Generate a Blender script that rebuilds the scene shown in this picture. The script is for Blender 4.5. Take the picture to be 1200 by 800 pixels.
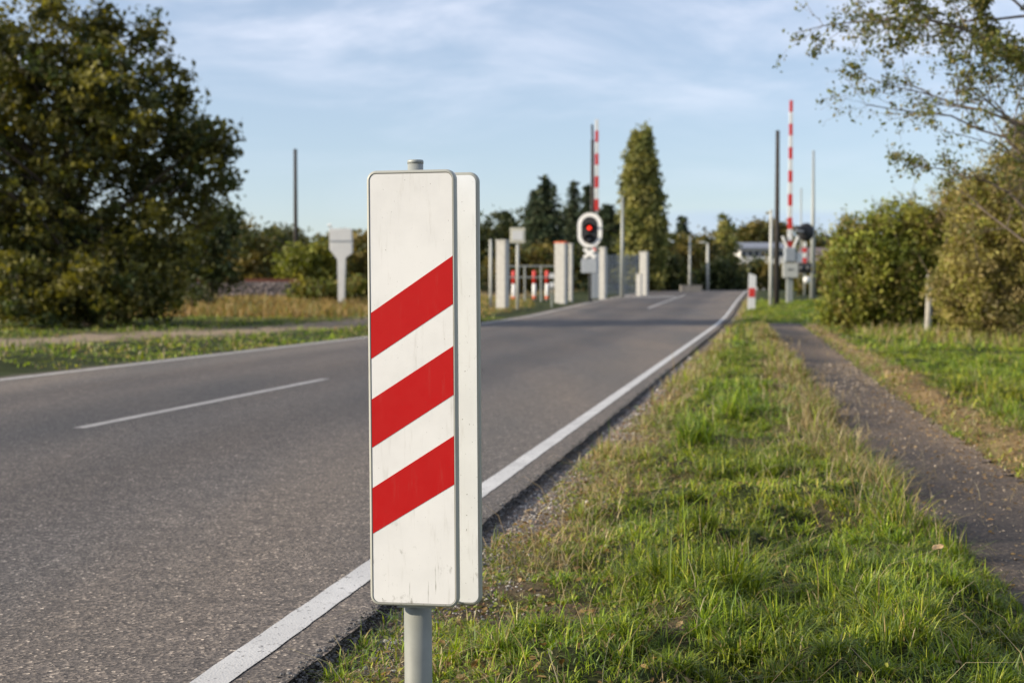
import bpy, bmesh, math, random
import numpy as np
from mathutils import Vector, Matrix
R = math.radians
rng = np.random.default_rng(7)
random.seed(7)
for o in list(bpy.data.objects): bpy.data.objects.remove(o)
scene = bpy.context.scene
C = scene.collection

# ------------------------------------------------------------------ camera, sky, sun, exposure
HC = 0.96
FPX = 1667.0
HORY = 341.0
cd = bpy.data.cameras.new('camera'); cam = bpy.data.objects.new('camera', cd); C.objects.link(cam)
cam.location = (0, 0, HC); cam.rotation_euler = (R(90) - math.atan((400 - HORY) / FPX), 0, 0)
cd.lens = 50.0; cd.sensor_width = 36.0; cd.clip_start = 0.1; cd.clip_end = 6000
cd.dof.use_dof = True; cd.dof.focus_distance = 3.27; cd.dof.aperture_fstop = 5.2
scene.camera = cam

SUN_EL, SUN_BACK = 20.0, 12.0      # elevation; degrees behind exactly-left
az = R(180 + SUN_BACK)             # direction TO the sun, angle from +X
sdir = Vector((math.cos(az) * math.cos(R(SUN_EL)), math.sin(az) * math.cos(R(SUN_EL)), math.sin(R(SUN_EL))))
sl = bpy.data.lights.new('sun', 'SUN'); sl.energy = 5.0; sl.angle = R(0.5); sl.color = (1.0, 0.87, 0.69)
so = bpy.data.objects.new('sun', sl); C.objects.link(so)
so.rotation_euler = sdir.to_track_quat('Z', 'Y').to_euler()

w = bpy.data.worlds.new('World'); scene.world = w; w.use_nodes = True
nt = w.node_tree; nt.nodes.clear()
out = nt.nodes.new('ShaderNodeOutputWorld'); bg = nt.nodes.new('ShaderNodeBackground')
sky = nt.nodes.new('ShaderNodeTexSky'); sky.sky_type = 'NISHITA'; sky.sun_disc = False
sky.sun_elevation = R(SUN_EL); sky.sun_rotation = R(270 - SUN_BACK)
sky.air_density = 1.0; sky.dust_density = 0.25; sky.ozone_density = 4.0; sky.altitude = 50
tc = nt.nodes.new('ShaderNodeTexCoord'); sep = nt.nodes.new('ShaderNodeSeparateXYZ')
nt.links.new(tc.outputs['Generated'], sep.inputs[0])
def wmath(op, a, b=None, clamp=False):
    n = nt.nodes.new('ShaderNodeMath'); n.operation = op; n.use_clamp = clamp
    for i, v in enumerate((a, b)):
        if v is None: continue
        if isinstance(v, (int, float)): n.inputs[i].default_value = v
        else: nt.links.new(v, n.inputs[i])
    return n.outputs[0]
# thin high cloud: project the view direction on a plane far above
den = wmath('ADD', wmath('MAXIMUM', sep.outputs['Z'], 0.0), 0.22)
cx = wmath('DIVIDE', sep.outputs['X'], den); cy = wmath('DIVIDE', sep.outputs['Y'], den)
cmb = nt.nodes.new('ShaderNodeCombineXYZ'); nt.links.new(cx, cmb.inputs[0]); nt.links.new(cy, cmb.inputs[1])
mp = nt.nodes.new('ShaderNodeMapping'); nt.links.new(cmb.outputs[0], mp.inputs[0])
mp.inputs['Scale'].default_value = (0.62, 0.80, 1); mp.inputs['Location'].default_value = (3.1, 1.7, 0); mp.inputs['Rotation'].default_value = (0, 0, R(25))
n1 = nt.nodes.new('ShaderNodeTexNoise'); n1.inputs['Scale'].default_value = 2.3; n1.inputs['Detail'].default_value = 9; n1.inputs['Roughness'].default_value = 0.58
n1.inputs['Distortion'].default_value = 0.5
nt.links.new(mp.outputs[0], n1.inputs['Vector'])
rp = nt.nodes.new('ShaderNodeMapRange'); rp.inputs['From Min'].default_value = 0.40; rp.inputs['From Max'].default_value = 0.70
rp.inputs['To Max'].default_value = 0.8
rp.interpolation_type = 'SMOOTHSTEP'
nt.links.new(n1.outputs['Fac'], rp.inputs['Value'])
hi = nt.nodes.new('ShaderNodeMapRange'); hi.inputs['From Min'].default_value = 0.10; hi.inputs['From Max'].default_value = 0.20; hi.inputs['To Min'].default_value = 0.12; hi.inputs['To Max'].default_value = 1.0
nt.links.new(sep.outputs['Z'], hi.inputs['Value'])
cf = wmath('MULTIPLY', rp.outputs[0], hi.outputs[0], True)
# even pale veil of high haze
veil = wmath('ADD', wmath('MULTIPLY', cf, 0.8), 0.27, True)
mixc = nt.nodes.new('ShaderNodeMix'); mixc.data_type = 'RGBA'
nt.links.new(veil, mixc.inputs['Factor']); nt.links.new(sky.outputs[0], mixc.inputs['A'])
mixc.inputs['B'].default_value = (7.5, 7.7, 8.7, 1)
# low slate-blue cloud bank at the horizon
bank_n = nt.nodes.new('ShaderNodeTexNoise'); bank_n.inputs['Scale'].default_value = 6; bank_n.inputs['Detail'].default_value = 4
mb = nt.nodes.new('ShaderNodeMapping'); mb.inputs['Scale'].default_value = (1, 1, 5); nt.links.new(tc.outputs['Generated'], mb.inputs[0]); nt.links.new(mb.outputs[0], bank_n.inputs['Vector'])
top = wmath('ADD', wmath('MULTIPLY', bank_n.outputs['Fac'], 0.012), 0.051)
bk = wmath('MULTIPLY', wmath('SUBTRACT', top, sep.outputs['Z']), 160.0, True)
bkx = wmath('MULTIPLY', wmath('SUBTRACT', sep.outputs['X'], 0.03), 9.0, True)
bk = wmath('MULTIPLY', wmath('MULTIPLY', bk, bkx), 0.45, True)
mixb = nt.nodes.new('ShaderNodeMix'); mixb.data_type = 'RGBA'
nt.links.new(bk, mixb.inputs['Factor']); nt.links.new(mixc.outputs['Result'], mixb.inputs['A']); mixb.inputs['B'].default_value = (3.6, 4.6, 6.6, 1)
nt.links.new(mixb.outputs['Result'], bg.inputs['Color']); bg.inputs['Strength'].default_value = 0.103
nt.links.new(bg.outputs[0], out.inputs[0])
scene.view_settings.view_transform = 'Standard'; scene.view_settings.look = 'None'
scene.view_settings.gamma = 1.0; scene.view_settings.use_curve_mapping = False
scene.view_settings.exposure = 0.45
scene.cycles.use_denoising = True
scene.cycles.max_bounces = 6; scene.cycles.transparent_max_bounces = 4

# ------------------------------------------------------------------ helpers
def vnoise(x, y, seed=0):
    x = np.asarray(x, float); y = np.asarray(y, float)
    xi = np.floor(x).astype(np.int64); yi = np.floor(y).astype(np.int64); fx = x - xi; fy = y - yi
    fx = fx * fx * (3 - 2 * fx); fy = fy * fy * (3 - 2 * fy)
    def h(a, b):
        n = (a * 374761393 + b * 668265263 + seed * 1442695041) & 0xffffffff
        n = ((n ^ (n >> 13)) * 1274126177) & 0xffffffff
        return ((n ^ (n >> 16)) & 0xffff) / 65535.0
    return (h(xi, yi) * (1 - fx) + h(xi + 1, yi) * fx) * (1 - fy) + (h(xi, yi + 1) * (1 - fx) + h(xi + 1, yi + 1) * fx) * fy
def fbm(x, y, seed=0, o=4):
    s = 0; a = .5; t = 0
    for i in range(o):
        s = s + a * vnoise(np.asarray(x) * 2 ** i, np.asarray(y) * 2 ** i, seed + i * 17); t += a; a *= .5
    return s / t
def sstep(a, b, x):
    t = np.clip((np.asarray(x, float) - a) / (b - a), 0, 1); return t * t * (3 - 2 * t)

K = 0.1773                                   # the road runs ten degrees to the right of straight ahead
_ty = np.arange(-60, 1700, 1.0)
_tz = np.interp(_ty, [-60, 40, 50, 60, 70, 85, 100, 115, 140, 200, 1700], [0, 0, .07, .27, .47, .70, .92, 1.03, 1.05, .85, .8])
_k = np.exp(-np.linspace(-2, 2, 13) ** 2); _k /= _k.sum()
_tz = np.convolve(np.pad(_tz, 6, 'edge'), _k, 'valid')
def rise(Y): return np.interp(Y, _ty, _tz)
UR, UL, UC = -1.16, -8.50, -4.80             # asphalt edges and centre line, offsets across the road
def pathL(Y): return np.interp(Y, [0, 5, 8, 12, 36, 60, 95], [.86, .76, .54, .50, .02, -.25, -.6])
def pathR(Y): return np.interp(Y, [0, 5, 8, 12, 36, 60, 95], [1.80, 1.62, 1.42, 1.32, 1.19, 1.1, 1.0])
def ground(X, Y, fine=True):
    X = np.asarray(X, float); Y = np.asarray(Y, float)
    u = X - K * Y; z = rise(Y)
    onroad = sstep(UL - .05, UL + .1, u) * (1 - sstep(UR - .1, UR + .03, u))
    side = -.036 + .02 * sstep(.05, .9, u - UR) * (u > UC) + .05 * sstep(.3, 1.6, UL - u) * (u < UC)
    bump = (fbm(X * 1.1, Y * 1.1, 3) - .5) * .13 + (fbm(X * 3.6, Y * 3.6, 9) - .5) * .20
    calm = np.where(u > UC, sstep(0.05, .8, u - UR), sstep(.1, 1.2, UL - u))
    pm = sstep(-.12, .05, u - pathL(Y)) * sstep(-.12, .05, pathR(Y) - u) * (Y < 45.5)
    # the verge beyond the path falls then lies flat; far left and right a gentle field
    z = z + side + bump * calm * (1 - pm) - .05 * pm
    z = np.where((u > UC) & (u - UR > 4.5), z - .10 * sstep(4.5, 9, u - UR), z)
    return np.where(onroad > .5, rise(Y) - .08, z)
def G(X, Y): return float(ground(np.array([X]), np.array([Y]))[0])
def P(px, py, Y): return Vector(((px - 600) / FPX * Y, Y, HC + (HORY - py) / FPX * Y))
def PX(px, Y): return (px - 600) / FPX * Y
def base(px, Y):
    X = PX(px, Y); return Vector((X, Y, G(X, Y)))

def tag(o, label=None, cat=None, group=None, kind=None):
    if label: o['label'] = label
    if cat: o['category'] = cat
    if group: o['group'] = group
    if kind: o['kind'] = kind
    return o
def empty(name, loc, label, cat, group=None, rz=0):
    o = bpy.data.objects.new(name, None); C.objects.link(o); o.location = loc; o.rotation_euler = (0, 0, rz)
    o.empty_display_size = .2
    return tag(o, label, cat, group)
def obj(name, bm, mat, parent=None, smooth=False):
    me = bpy.data.meshes.new(name)
    if isinstance(bm, bmesh.types.BMesh): bmesh.ops.recalc_face_normals(bm, faces=bm.faces); bm.to_mesh(me); bm.free()
    else: me = bm
    o = bpy.data.objects.new(name, me); C.objects.link(o)
    if mat: me.materials.append(mat)
    if smooth: me.polygons.foreach_set('use_smooth', [True] * len(me.polygons))
    if parent: o.parent = parent
    return o
def npmesh(name, verts, faces, cols=None, smooth=False):
    """verts n x 3, faces m x k (all the same k) or list of such arrays"""
    me = bpy.data.meshes.new(name)
    if not isinstance(faces, list): faces = [faces]
    me.vertices.add(len(verts)); me.vertices.foreach_set('co', np.ascontiguousarray(verts, dtype=np.float32).ravel())
    nl = sum(f.size for f in faces); npoly = sum(len(f) for f in faces)
    me.loops.add(nl); me.loops.foreach_set('vertex_index', np.concatenate([f.ravel() for f in faces]).astype(np.int32))
    tot = np.concatenate([np.full(len(f), f.shape[1]) for f in faces]); st = np.concatenate([[0], np.cumsum(tot)[:-1]])
    me.polygons.add(npoly); me.polygons.foreach_set('loop_start', st.astype(np.int32)); me.polygons.foreach_set('loop_total', tot.astype(np.int32))
    if smooth: me.polygons.foreach_set('use_smooth', np.ones(npoly, dtype=bool))
    me.update(calc_edges=True)
    if cols is not None:
        a = me.color_attributes.new('Col', 'FLOAT_COLOR', 'POINT')
        c = np.ones((len(verts), 4), dtype=np.float32); c[:, :3] = cols; a.data.foreach_set('color', c.ravel())
    return me
def bx(bm, x0, x1, y0, y1, z0, z1, bev=0):
    r = bmesh.ops.create_cube(bm, size=1); vs = r['verts']
    for v in vs: v.co = Vector(((x0 + x1) / 2 + v.co.x * (x1 - x0), (y0 + y1) / 2 + v.co.y * (y1 - y0), (z0 + z1) / 2 + v.co.z * (z1 - z0)))
    if bev:
        es = list({e for v in vs for e in v.link_edges})
        bmesh.ops.bevel(bm, geom=es, offset=bev, segments=2, affect='EDGES', profile=.5)
def tube(bm, pts, rad, n=10, cap=True):
    rings = []
    pts = [Vector(p) for p in pts]
    for i, p in enumerate(pts):
        d = (pts[min(i + 1, len(pts) - 1)] - pts[max(i - 1, 0)]).normalized()
        a = d.cross(Vector((0, 1, 0)) if abs(d.y) < .9 else Vector((1, 0, 0))).normalized(); b = d.cross(a)
        r = rad[i] if hasattr(rad, '__len__') else rad
        rings.append([bm.verts.new(p + (a * math.cos(2 * math.pi * k / n) + b * math.sin(2 * math.pi * k / n)) * r) for k in range(n)])
    for A, B in zip(rings, rings[1:]):
        for k in range(n): bm.faces.new((A[k], A[(k + 1) % n], B[(k + 1) % n], B[k]))
    if cap:
        bm.faces.new(rings[0][::-1]); bm.faces.new(rings[-1])
def tube_np(segs, n=5):
    """segs: list of (p0, p1, r0, r1) -> verts, quads"""
    p0 = np.array([s[0] for s in segs], float); p1 = np.array([s[1] for s in segs], float)
    r0 = np.array([s[2] for s in segs]); r1 = np.array([s[3] for s in segs])
    d = p1 - p0; d /= np.linalg.norm(d, axis=1, keepdims=True) + 1e-9
    ref = np.where(np.abs(d[:, 1:2]) < .9, [[0, 1, 0]], [[1, 0, 0]]); a = np.cross(d, ref); a /= np.linalg.norm(a, axis=1, keepdims=True); b = np.cross(d, a)
    ang = np.arange(n) * 2 * np.pi / n; m = len(segs)
    ring = a[:, None] * np.cos(ang)[None, :, None] + b[:, None] * np.sin(ang)[None, :, None]
    v = np.concatenate([p0[:, None] + ring * r0[:, None, None], p1[:, None] + ring * r1[:, None, None]], 1)   # m x 2n x 3
    k = np.arange(n); q = np.stack([k, (k + 1) % n, (k + 1) % n + n, k + n], 1)
    f = (np.arange(m) * 2 * n)[:, None, None] + q[None]
    return v.reshape(-1, 3), f.reshape(-1, 4)

def nodes(m):
    m.use_nodes = True; t = m.node_tree; return t, t.nodes, t.links, t.nodes.get('Principled BSDF')
def mat(name, col, rough=.6, metal=0, var=.12, scale=6, bump=0, bscale=40, spec=.5):
    m = bpy.data.materials.new(name); t, N, L, b = nodes(m)
    b.inputs['Roughness'].default_value = rough; b.inputs['Metallic'].default_value = metal; b.inputs['Specular IOR Level'].default_value = spec
    tcn = N.new('ShaderNodeTexCoord'); nz = N.new('ShaderNodeTexNoise'); nz.inputs['Scale'].default_value = scale; nz.inputs['Detail'].default_value = 6
    L.new(tcn.outputs['Object'], nz.inputs['Vector'])
    rr = N.new('ShaderNodeValToRGB'); e = rr.color_ramp.elements
    e[0].position = .3; e[1].position = .7
    e[0].color = (*[c * (1 - var) for c in col], 1); e[1].color = (*[min(1, c * (1 + var)) for c in col], 1)
    L.new(nz.outputs['Fac'], rr.inputs[0]); L.new(rr.outputs[0], b.inputs['Base Color'])
    if bump:
        n2 = N.new('ShaderNodeTexNoise'); n2.inputs['Scale'].default_value = bscale; n2.inputs['Detail'].default_value = 5; L.new(tcn.outputs['Object'], n2.inputs['Vector'])
        bp = N.new('ShaderNodeBump'); bp.inputs['Strength'].default_value = bump; bp.inputs['Distance'].default_value = .02; L.new(n2.outputs['Fac'], bp.inputs['Height']); L.new(bp.outputs[0], b.inputs['Normal'])
    return m
def leafmat(name, trans=.35, rough=.55, spec=.3):
    m = bpy.data.materials.new(name); t, N, L, b = nodes(m)
    at = N.new('ShaderNodeAttribute'); at.attribute_name = 'Col'
    L.new(at.outputs['Color'], b.inputs['Base Color']); b.inputs['Roughness'].default_value = rough; b.inputs['Specular IOR Level'].default_value = spec
    tr = N.new('ShaderNodeBsdfTranslucent'); mx = N.new('ShaderNodeMixShader'); mx.inputs[0].default_value = trans
    hs = N.new('ShaderNodeHueSaturation'); hs.inputs['Saturation'].default_value = 1.15; hs.inputs['Value'].default_value = 1.25; L.new(at.outputs['Color'], hs.inputs['Color']); L.new(hs.outputs[0], tr.inputs['Color'])
    L.new(b.outputs[0], mx.inputs[1]); L.new(tr.outputs[0], mx.inputs[2]); L.new(mx.outputs[0], N['Material Output'].inputs[0])
    return m
M = dict(
    leaf=leafmat('leaf'), grass=leafmat('grass_blade', .30, .5, .35), needle=leafmat('needle', .15, .7, .2),
    bark=mat('bark', (.085, .065, .045), .9, var=.35, scale=14, bump=.8, bscale=30),
    twig=mat('twig_bark', (.16, .125, .095), .85, var=.3, scale=20),
    darkwood=mat('tarred_wood', (.035, .030, .026), .85, var=.3, scale=5),
    greywood=mat('weathered_wood', (.34, .32, .27), .85, var=.2, scale=9, bump=.3),
    galv=mat('galvanised_steel', (.31, .33, .31), .55, .25, var=.10, scale=12),
    pale=mat('pale_paint', (.46, .47, .43), .5, var=.08, scale=4),
    white=mat('white_paint', (.74, .74, .71), .5, var=.06, scale=3, bump=.05),
    concrete=mat('white_concrete', (.47, .465, .43), .8, var=.10, scale=5, bump=.2),
    red=mat('red_paint', (.62, .035, .025), .45, var=.08),
    orange=mat('orange_paint', (.75, .12, .03), .5, var=.08),
    black=mat('black_plastic', (.018, .018, .020), .5, var=.2),
    kerbstone=mat('grey_kerbstone', (.20, .19, .17), .85, var=.2), grey=mat('grey_housing', (.30, .33, .36), .5, var=.08),
    dark=mat('dark_steel', (.05, .055, .06), .55, var=.2),
    slat=mat('grey_slats', (.13, .16, .20), .65, var=.12),
    roof=mat('slate_roof', (.19, .21, .25), .7, var=.12, scale=2),
    wall=mat('white_render', (.78, .77, .72), .8, var=.05),
    glassdark=mat('window_dark', (.03, .035, .045), .15, var=.1),
    rust=mat('rusty_rail', (.16, .055, .03), .8, var=.3, scale=12),
    mauve=mat('mauve_roof', (.16, .13, .13), .8, var=.15),
)

# ------------------------------------------------------------------ ground
xt = np.unique(np.concatenate([np.arange(-900, -60, 20.), np.arange(-60, -20, 2.), np.arange(-20, -8, .4), np.arange(-8, -2, .25), np.arange(-2, 4, .045), np.arange(4, 12, .15), np.arange(12, 30, .6), np.arange(30, 900, 20.)]))
yt = np.unique(np.concatenate([np.arange(-60, -6, 6.), np.arange(-6, 2.4, .3), np.arange(2.4, 9, .045), np.arange(9, 20, .12), np.arange(20, 60, .4), np.arange(60, 140, 2.), np.arange(140, 1500, 30.)]))
GX, GY = np.meshgrid(xt, yt); gx = GX.ravel(); gy = GY.ravel(); gz = ground(gx, gy)
U = gx - K * gy
def masks(X, Y):
    u = X - K * Y
    n = fbm(X * 2.2, Y * 2.2, 31); n2 = fbm(X * .7, Y * .7, 55)
    gravel = (1 - sstep(.06, .38, (u - UR) + (n - .5) * .5)) * (u > UC) * (.35 + .65 * sstep(3.6, 4.6, Y))
    gravel = np.maximum(gravel, (1 - sstep(.05, .4, (UL - u) + (n - .5) * .4)) * (u < UC) * .7)
    bare = sstep(.60, .72, n) * (1 - sstep(.9, 2.2, u - UR)) * (u > UC) * (1 - sstep(5.5, 9, Y) * .6)
    bare = np.maximum(bare, (1 - sstep(.35, 1.0, (u - UR) + (n2 - .5) * .5)) * (u > UC) * (1 - sstep(7, 12, Y)) * .2)
    dry = np.exp(-((u - pathR(Y) - .22) / .22) ** 2) * .95
    dry = np.maximum(dry, np.exp(-((u - pathL(Y) + .22) / .2) ** 2) * sstep(7, 11, Y) * .75) * (1 - sstep(38, 44, Y))
    dry = np.maximum(dry, (1 - sstep(.25, .65, u - UR)) * (u > UC) * (.35 + .5 * sstep(4, 7, Y)))
    return gravel, bare, dry
def track(X, Y):   # worn gravel track on the far side of the road
    c = np.interp(Y, [5, 25.4, 32, 42, 60], [-16.5, -9.4, -6.9, -4.3, -1.2]); return np.exp(-((X - c) / 1.6) ** 4)
gr, ba, dr = masks(gx, gy); tk = track(gx, gy) * (U < UL - .5)
n = fbm(gx * 1.7, gy * 1.7, 77)[:, None]
colg = np.array([.036, .046, .014]) * (.7 + .7 * n)
colb = np.array([.085, .065, .042]) * (.7 + .6 * n); cols = colg
def mixc3(a, b, f): return a * (1 - f[:, None]) + b * f[:, None]
cols = mixc3(cols, np.array([.27, .19, .095]) * (.7 + .6 * n), np.clip(dr, 0, 1))
cols = mixc3(cols, colb, np.clip(ba, 0, 1)); cols = mixc3(cols, np.array([.21, .175, .14]) * (.7 + .5 * n), np.clip(gr, 0, 1))
cols = mixc3(cols, np.array([.30, .235, .165]) * (.75 + .5 * n), np.clip(tk, 0, 1))
far = sstep(40, 60, gy) * (1 - sstep(UL - 6, UL - 4, U)) * (U < UL); cols = mixc3(cols, np.array([.22, .155, .055]) * (.7 + .6 * n), far * .7)
nx, ny = len(xt), len(yt); idx = np.arange(nx * ny).reshape(ny, nx)
fq = np.stack([idx[:-1, :-1], idx[:-1, 1:], idx[1:, 1:], idx[1:, :-1]], -1).reshape(-1, 4)
mg = bpy.data.materials.new('soil'); t, N, L, b = nodes(mg); b.inputs['Roughness'].default_value = .95; b.inputs['Specular IOR Level'].default_value = .15
at = N.new('ShaderNodeAttribute'); at.attribute_name = 'Col'; ge = N.new('ShaderNodeNewGeometry')
nz = N.new('ShaderNodeTexNoise'); nz.inputs['Scale'].default_value = 55; nz.inputs['Detail'].default_value = 6; nz.inputs['Roughness'].default_value = .7; L.new(ge.outputs['Position'], nz.inputs['Vector'])
mr = N.new('ShaderNodeMapRange'); mr.inputs['From Min'].default_value = .3; mr.inputs['From Max'].default_value = .7; mr.inputs['To Min'].default_value = .45; mr.inputs['To Max'].default_value = 1.6; L.new(nz.outputs['Fac'], mr.inputs[0])
mm = N.new('ShaderNodeVectorMath'); mm.operation = 'SCALE'; L.new(at.outputs['Color'], mm.inputs[0]); L.new(mr.outputs[0], mm.inputs['Scale']); L.new(mm.outputs[0], b.inputs['Base Color'])
bp = N.new('ShaderNodeBump'); bp.inputs['Strength'].default_value = .9; bp.inputs['Distance'].default_value = .02; L.new(nz.outputs['Fac'], bp.inputs['Height']); L.new(bp.outputs[0], b.inputs['Normal'])
gobj = obj('ground', npmesh('ground', np.stack([gx, gy, gz], 1), fq, cols, True), mg); tag(gobj, kind='structure')

# ------------------------------------------------------------------ road, lines, footpath
def asphalt(name, c0, c1, spk, scale=170, brown=None):
    m = bpy.data.materials.new(name); t, N, L, b = nodes(m); b.inputs['Specular IOR Level'].default_value = .35
    ge = N.new('ShaderNodeNewGeometry')
    big = N.new('ShaderNodeTexNoise'); big.inputs['Scale'].default_value = .5; big.inputs['Detail'].default_value = 5
    mpn = N.new('ShaderNodeMapping'); mpn.inputs['Rotation'].default_value = (0, 0, R(10)); mpn.inputs['Scale'].default_value = (1.6, .22, 1); L.new(ge.outputs['Position'], mpn.inputs[0]); L.new(mpn.outputs[0], big.inputs['Vector'])
    r1 = N.new('ShaderNodeValToRGB'); r1.color_ramp.elements[0].position = .35; r1.color_ramp.elements[1].position = .68
    r1.color_ramp.elements[0].color = (*c0, 1); r1.color_ramp.elements[1].color = (*c1, 1); L.new(big.outputs['Fac'], r1.inputs[0])
    vo = N.new('ShaderNodeTexVoronoi'); vo.inputs['Scale'].default_value = scale; L.new(ge.outputs['Position'], vo.inputs['Vector'])
    r2 = N.new('ShaderNodeValToRGB'); e = r2.color_ramp.elements; e[0].position = 0; e[0].color = (.12, .12, .13, 1); e[1].position = 1; e[1].color = (spk, spk, spk * .96, 1)
    a = e.new(.55); a.color = (.74, .74, .76, 1); a = e.new(.84); a.color = (1.45, 1.42, 1.36, 1); L.new(vo.outputs['Color'], r2.inputs[0])
    fn = N.new('ShaderNodeTexNoise'); fn.inputs['Scale'].default_value = 420; fn.inputs['Detail'].default_value = 2; L.new(ge.outputs['Position'], fn.inputs['Vector'])
    m1 = N.new('ShaderNodeMix'); m1.data_type = 'RGBA'; m1.blend_type = 'MULTIPLY'; m1.inputs['Factor'].default_value = 1; L.new(r1.outputs[0], m1.inputs['A']); L.new(r2.outputs[0], m1.inputs['B'])
    if brown:      # polished wheel tracks and a darker oil line, set across the road
        sx_ = N.new('ShaderNodeSeparateXYZ'); L.new(ge.outputs['Position'], sx_.inputs[0])
        uu = N.new('ShaderNodeMath'); uu.operation = 'MULTIPLY_ADD'; L.new(sx_.outputs[1], uu.inputs[0]); uu.inputs[1].default_value = -K; L.new(sx_.outputs[0], uu.inputs[2])
        wn_ = N.new('ShaderNodeMath'); wn_.operation = 'MULTIPLY_ADD'; L.new(big.outputs['Fac'], wn_.inputs[0]); wn_.inputs[1].default_value = .5; L.new(uu.outputs[0], wn_.inputs[2])
        nr = N.new('ShaderNodeMapRange'); nr.inputs['From Min'].default_value = UL; nr.inputs['From Max'].default_value = UR; L.new(wn_.outputs[0], nr.inputs[0])
        tr_ = N.new('ShaderNodeValToRGB'); e2 = tr_.color_ramp.elements; e2[0].position = 0; e2[0].color = (.9, .9, .9, 1); e2[1].position = 1; e2[1].color = (.86, .86, .88, 1)
        for p_, v_ in ((.10, .92), (.17, 1.12), (.26, .93), (.36, 1.14), (.46, .92), (.53, .90), (.62, 1.13), (.72, .88), (.82, 1.12), (.93, .93)):
            q_ = e2.new(p_); q_.color = (v_ * 1.01, v_, v_ * .985, 1)
        L.new(nr.outputs[0], tr_.inputs[0])
        m3 = N.new('ShaderNodeMix'); m3.data_type = 'RGBA'; m3.blend_type = 'MULTIPLY'; m3.inputs['Factor'].default_value = .9; L.new(m1.outputs['Result'], m3.inputs['A']); L.new(tr_.outputs[0], m3.inputs['B']); m1 = m3
    # medium mottling
    md = N.new('ShaderNodeTexNoise'); md.inputs['Scale'].default_value = 9; md.inputs['Detail'].default_value = 6; L.new(ge.outputs['Position'], md.inputs['Vector'])
    mr = N.new('ShaderNodeMapRange'); mr.inputs['From Min'].default_value = .3; mr.inputs['From Max'].default_value = .7; mr.inputs['To Min'].default_value = .82; mr.inputs['To Max'].default_value = 1.18; L.new(md.outputs['Fac'], mr.inputs[0])
    vm = N.new('ShaderNodeVectorMath'); vm.operation = 'SCALE'; L.new(m1.outputs['Result'], vm.inputs[0]); L.new(mr.outputs[0], vm.inputs['Scale']); L.new(vm.outputs[0], b.inputs['Base Color'])
    b.inputs['Roughness'].default_value = .78
    ad = N.new('ShaderNodeMath'); ad.operation = 'ADD'; L.new(vo.outputs['Distance'], ad.inputs[0]); L.new(fn.outputs['Fac'], ad.inputs[1])
    bp = N.new('ShaderNodeBump'); bp.inputs['Strength'].default_value = .8; bp.inputs['Distance'].default_value = .004; L.new(ad.outputs[0], bp.inputs['Height']); L.new(bp.outputs[0], b.inputs['Normal'])
    return m
M['asphalt'] = asphalt('asphalt', (.092, .088, .087), (.142, .122, .106), 5.0, 125, True)
M['pathasphalt'] = asphalt('path_asphalt', (.046, .039, .036), (.150, .112, .078), 2.4, 110)
def strip(name, uL, uR, Ys, zoff, m, cols_u=(0, .5, 1), jit=0, thick=0, jseed=1):
    """a sheet following the rise of the road; uL, uR functions of Y"""
    Ys = np.asarray(Ys, float); L_ = uL(Ys); R_ = uR(Ys)
    if jit:
        L_ = L_ + (fbm(Ys * 9, Ys * 0 + 1, jseed) - .5) * jit; R_ = R_ + (fbm(Ys * 9, Ys * 0 + 5, jseed + 5) - .5) * jit
    vs = []
    for i, Yv in enumerate(Ys):
        zz = float(rise(Yv)) + zoff
        for c in cols_u:
            uu = L_[i] * (1 - c) + R_[i] * c; vs.append((uu + K * Yv, Yv, zz))
    nc = len(cols_u); rows = len(Ys); ix = np.arange(rows * nc).reshape(rows, nc)
    f = np.stack([ix[:-1, :-1], ix[:-1, 1:], ix[1:, 1:], ix[1:, :-1]], -1).reshape(-1, 4)
    if thick:
        vs = np.array(vs); k = len(vs); lo = vs.copy(); lo[:, 2] -= thick; vs = np.concatenate([vs, lo])
        for e_ in (0, nc - 1):
            c = ix[:, e_]; f = np.concatenate([f, np.stack([c[:-1], c[1:], c[1:] + k, c[:-1] + k], 1)])
    return obj(name, npmesh(name, np.array(vs), f), m)
Yr = np.concatenate([np.arange(-20, 2.5, .5), np.arange(2.5, 12, .04), np.arange(12, 30, .15), np.arange(30, 150, 1.), np.arange(150, 420, 10.)])
road = strip('road', lambda Y: Y * 0 + UL, lambda Y: Y * 0 + UR, Yr, 0, M['asphalt'], (0, .25, .5, .75, 1), .022, .06); tag(road, kind='structure')
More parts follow.
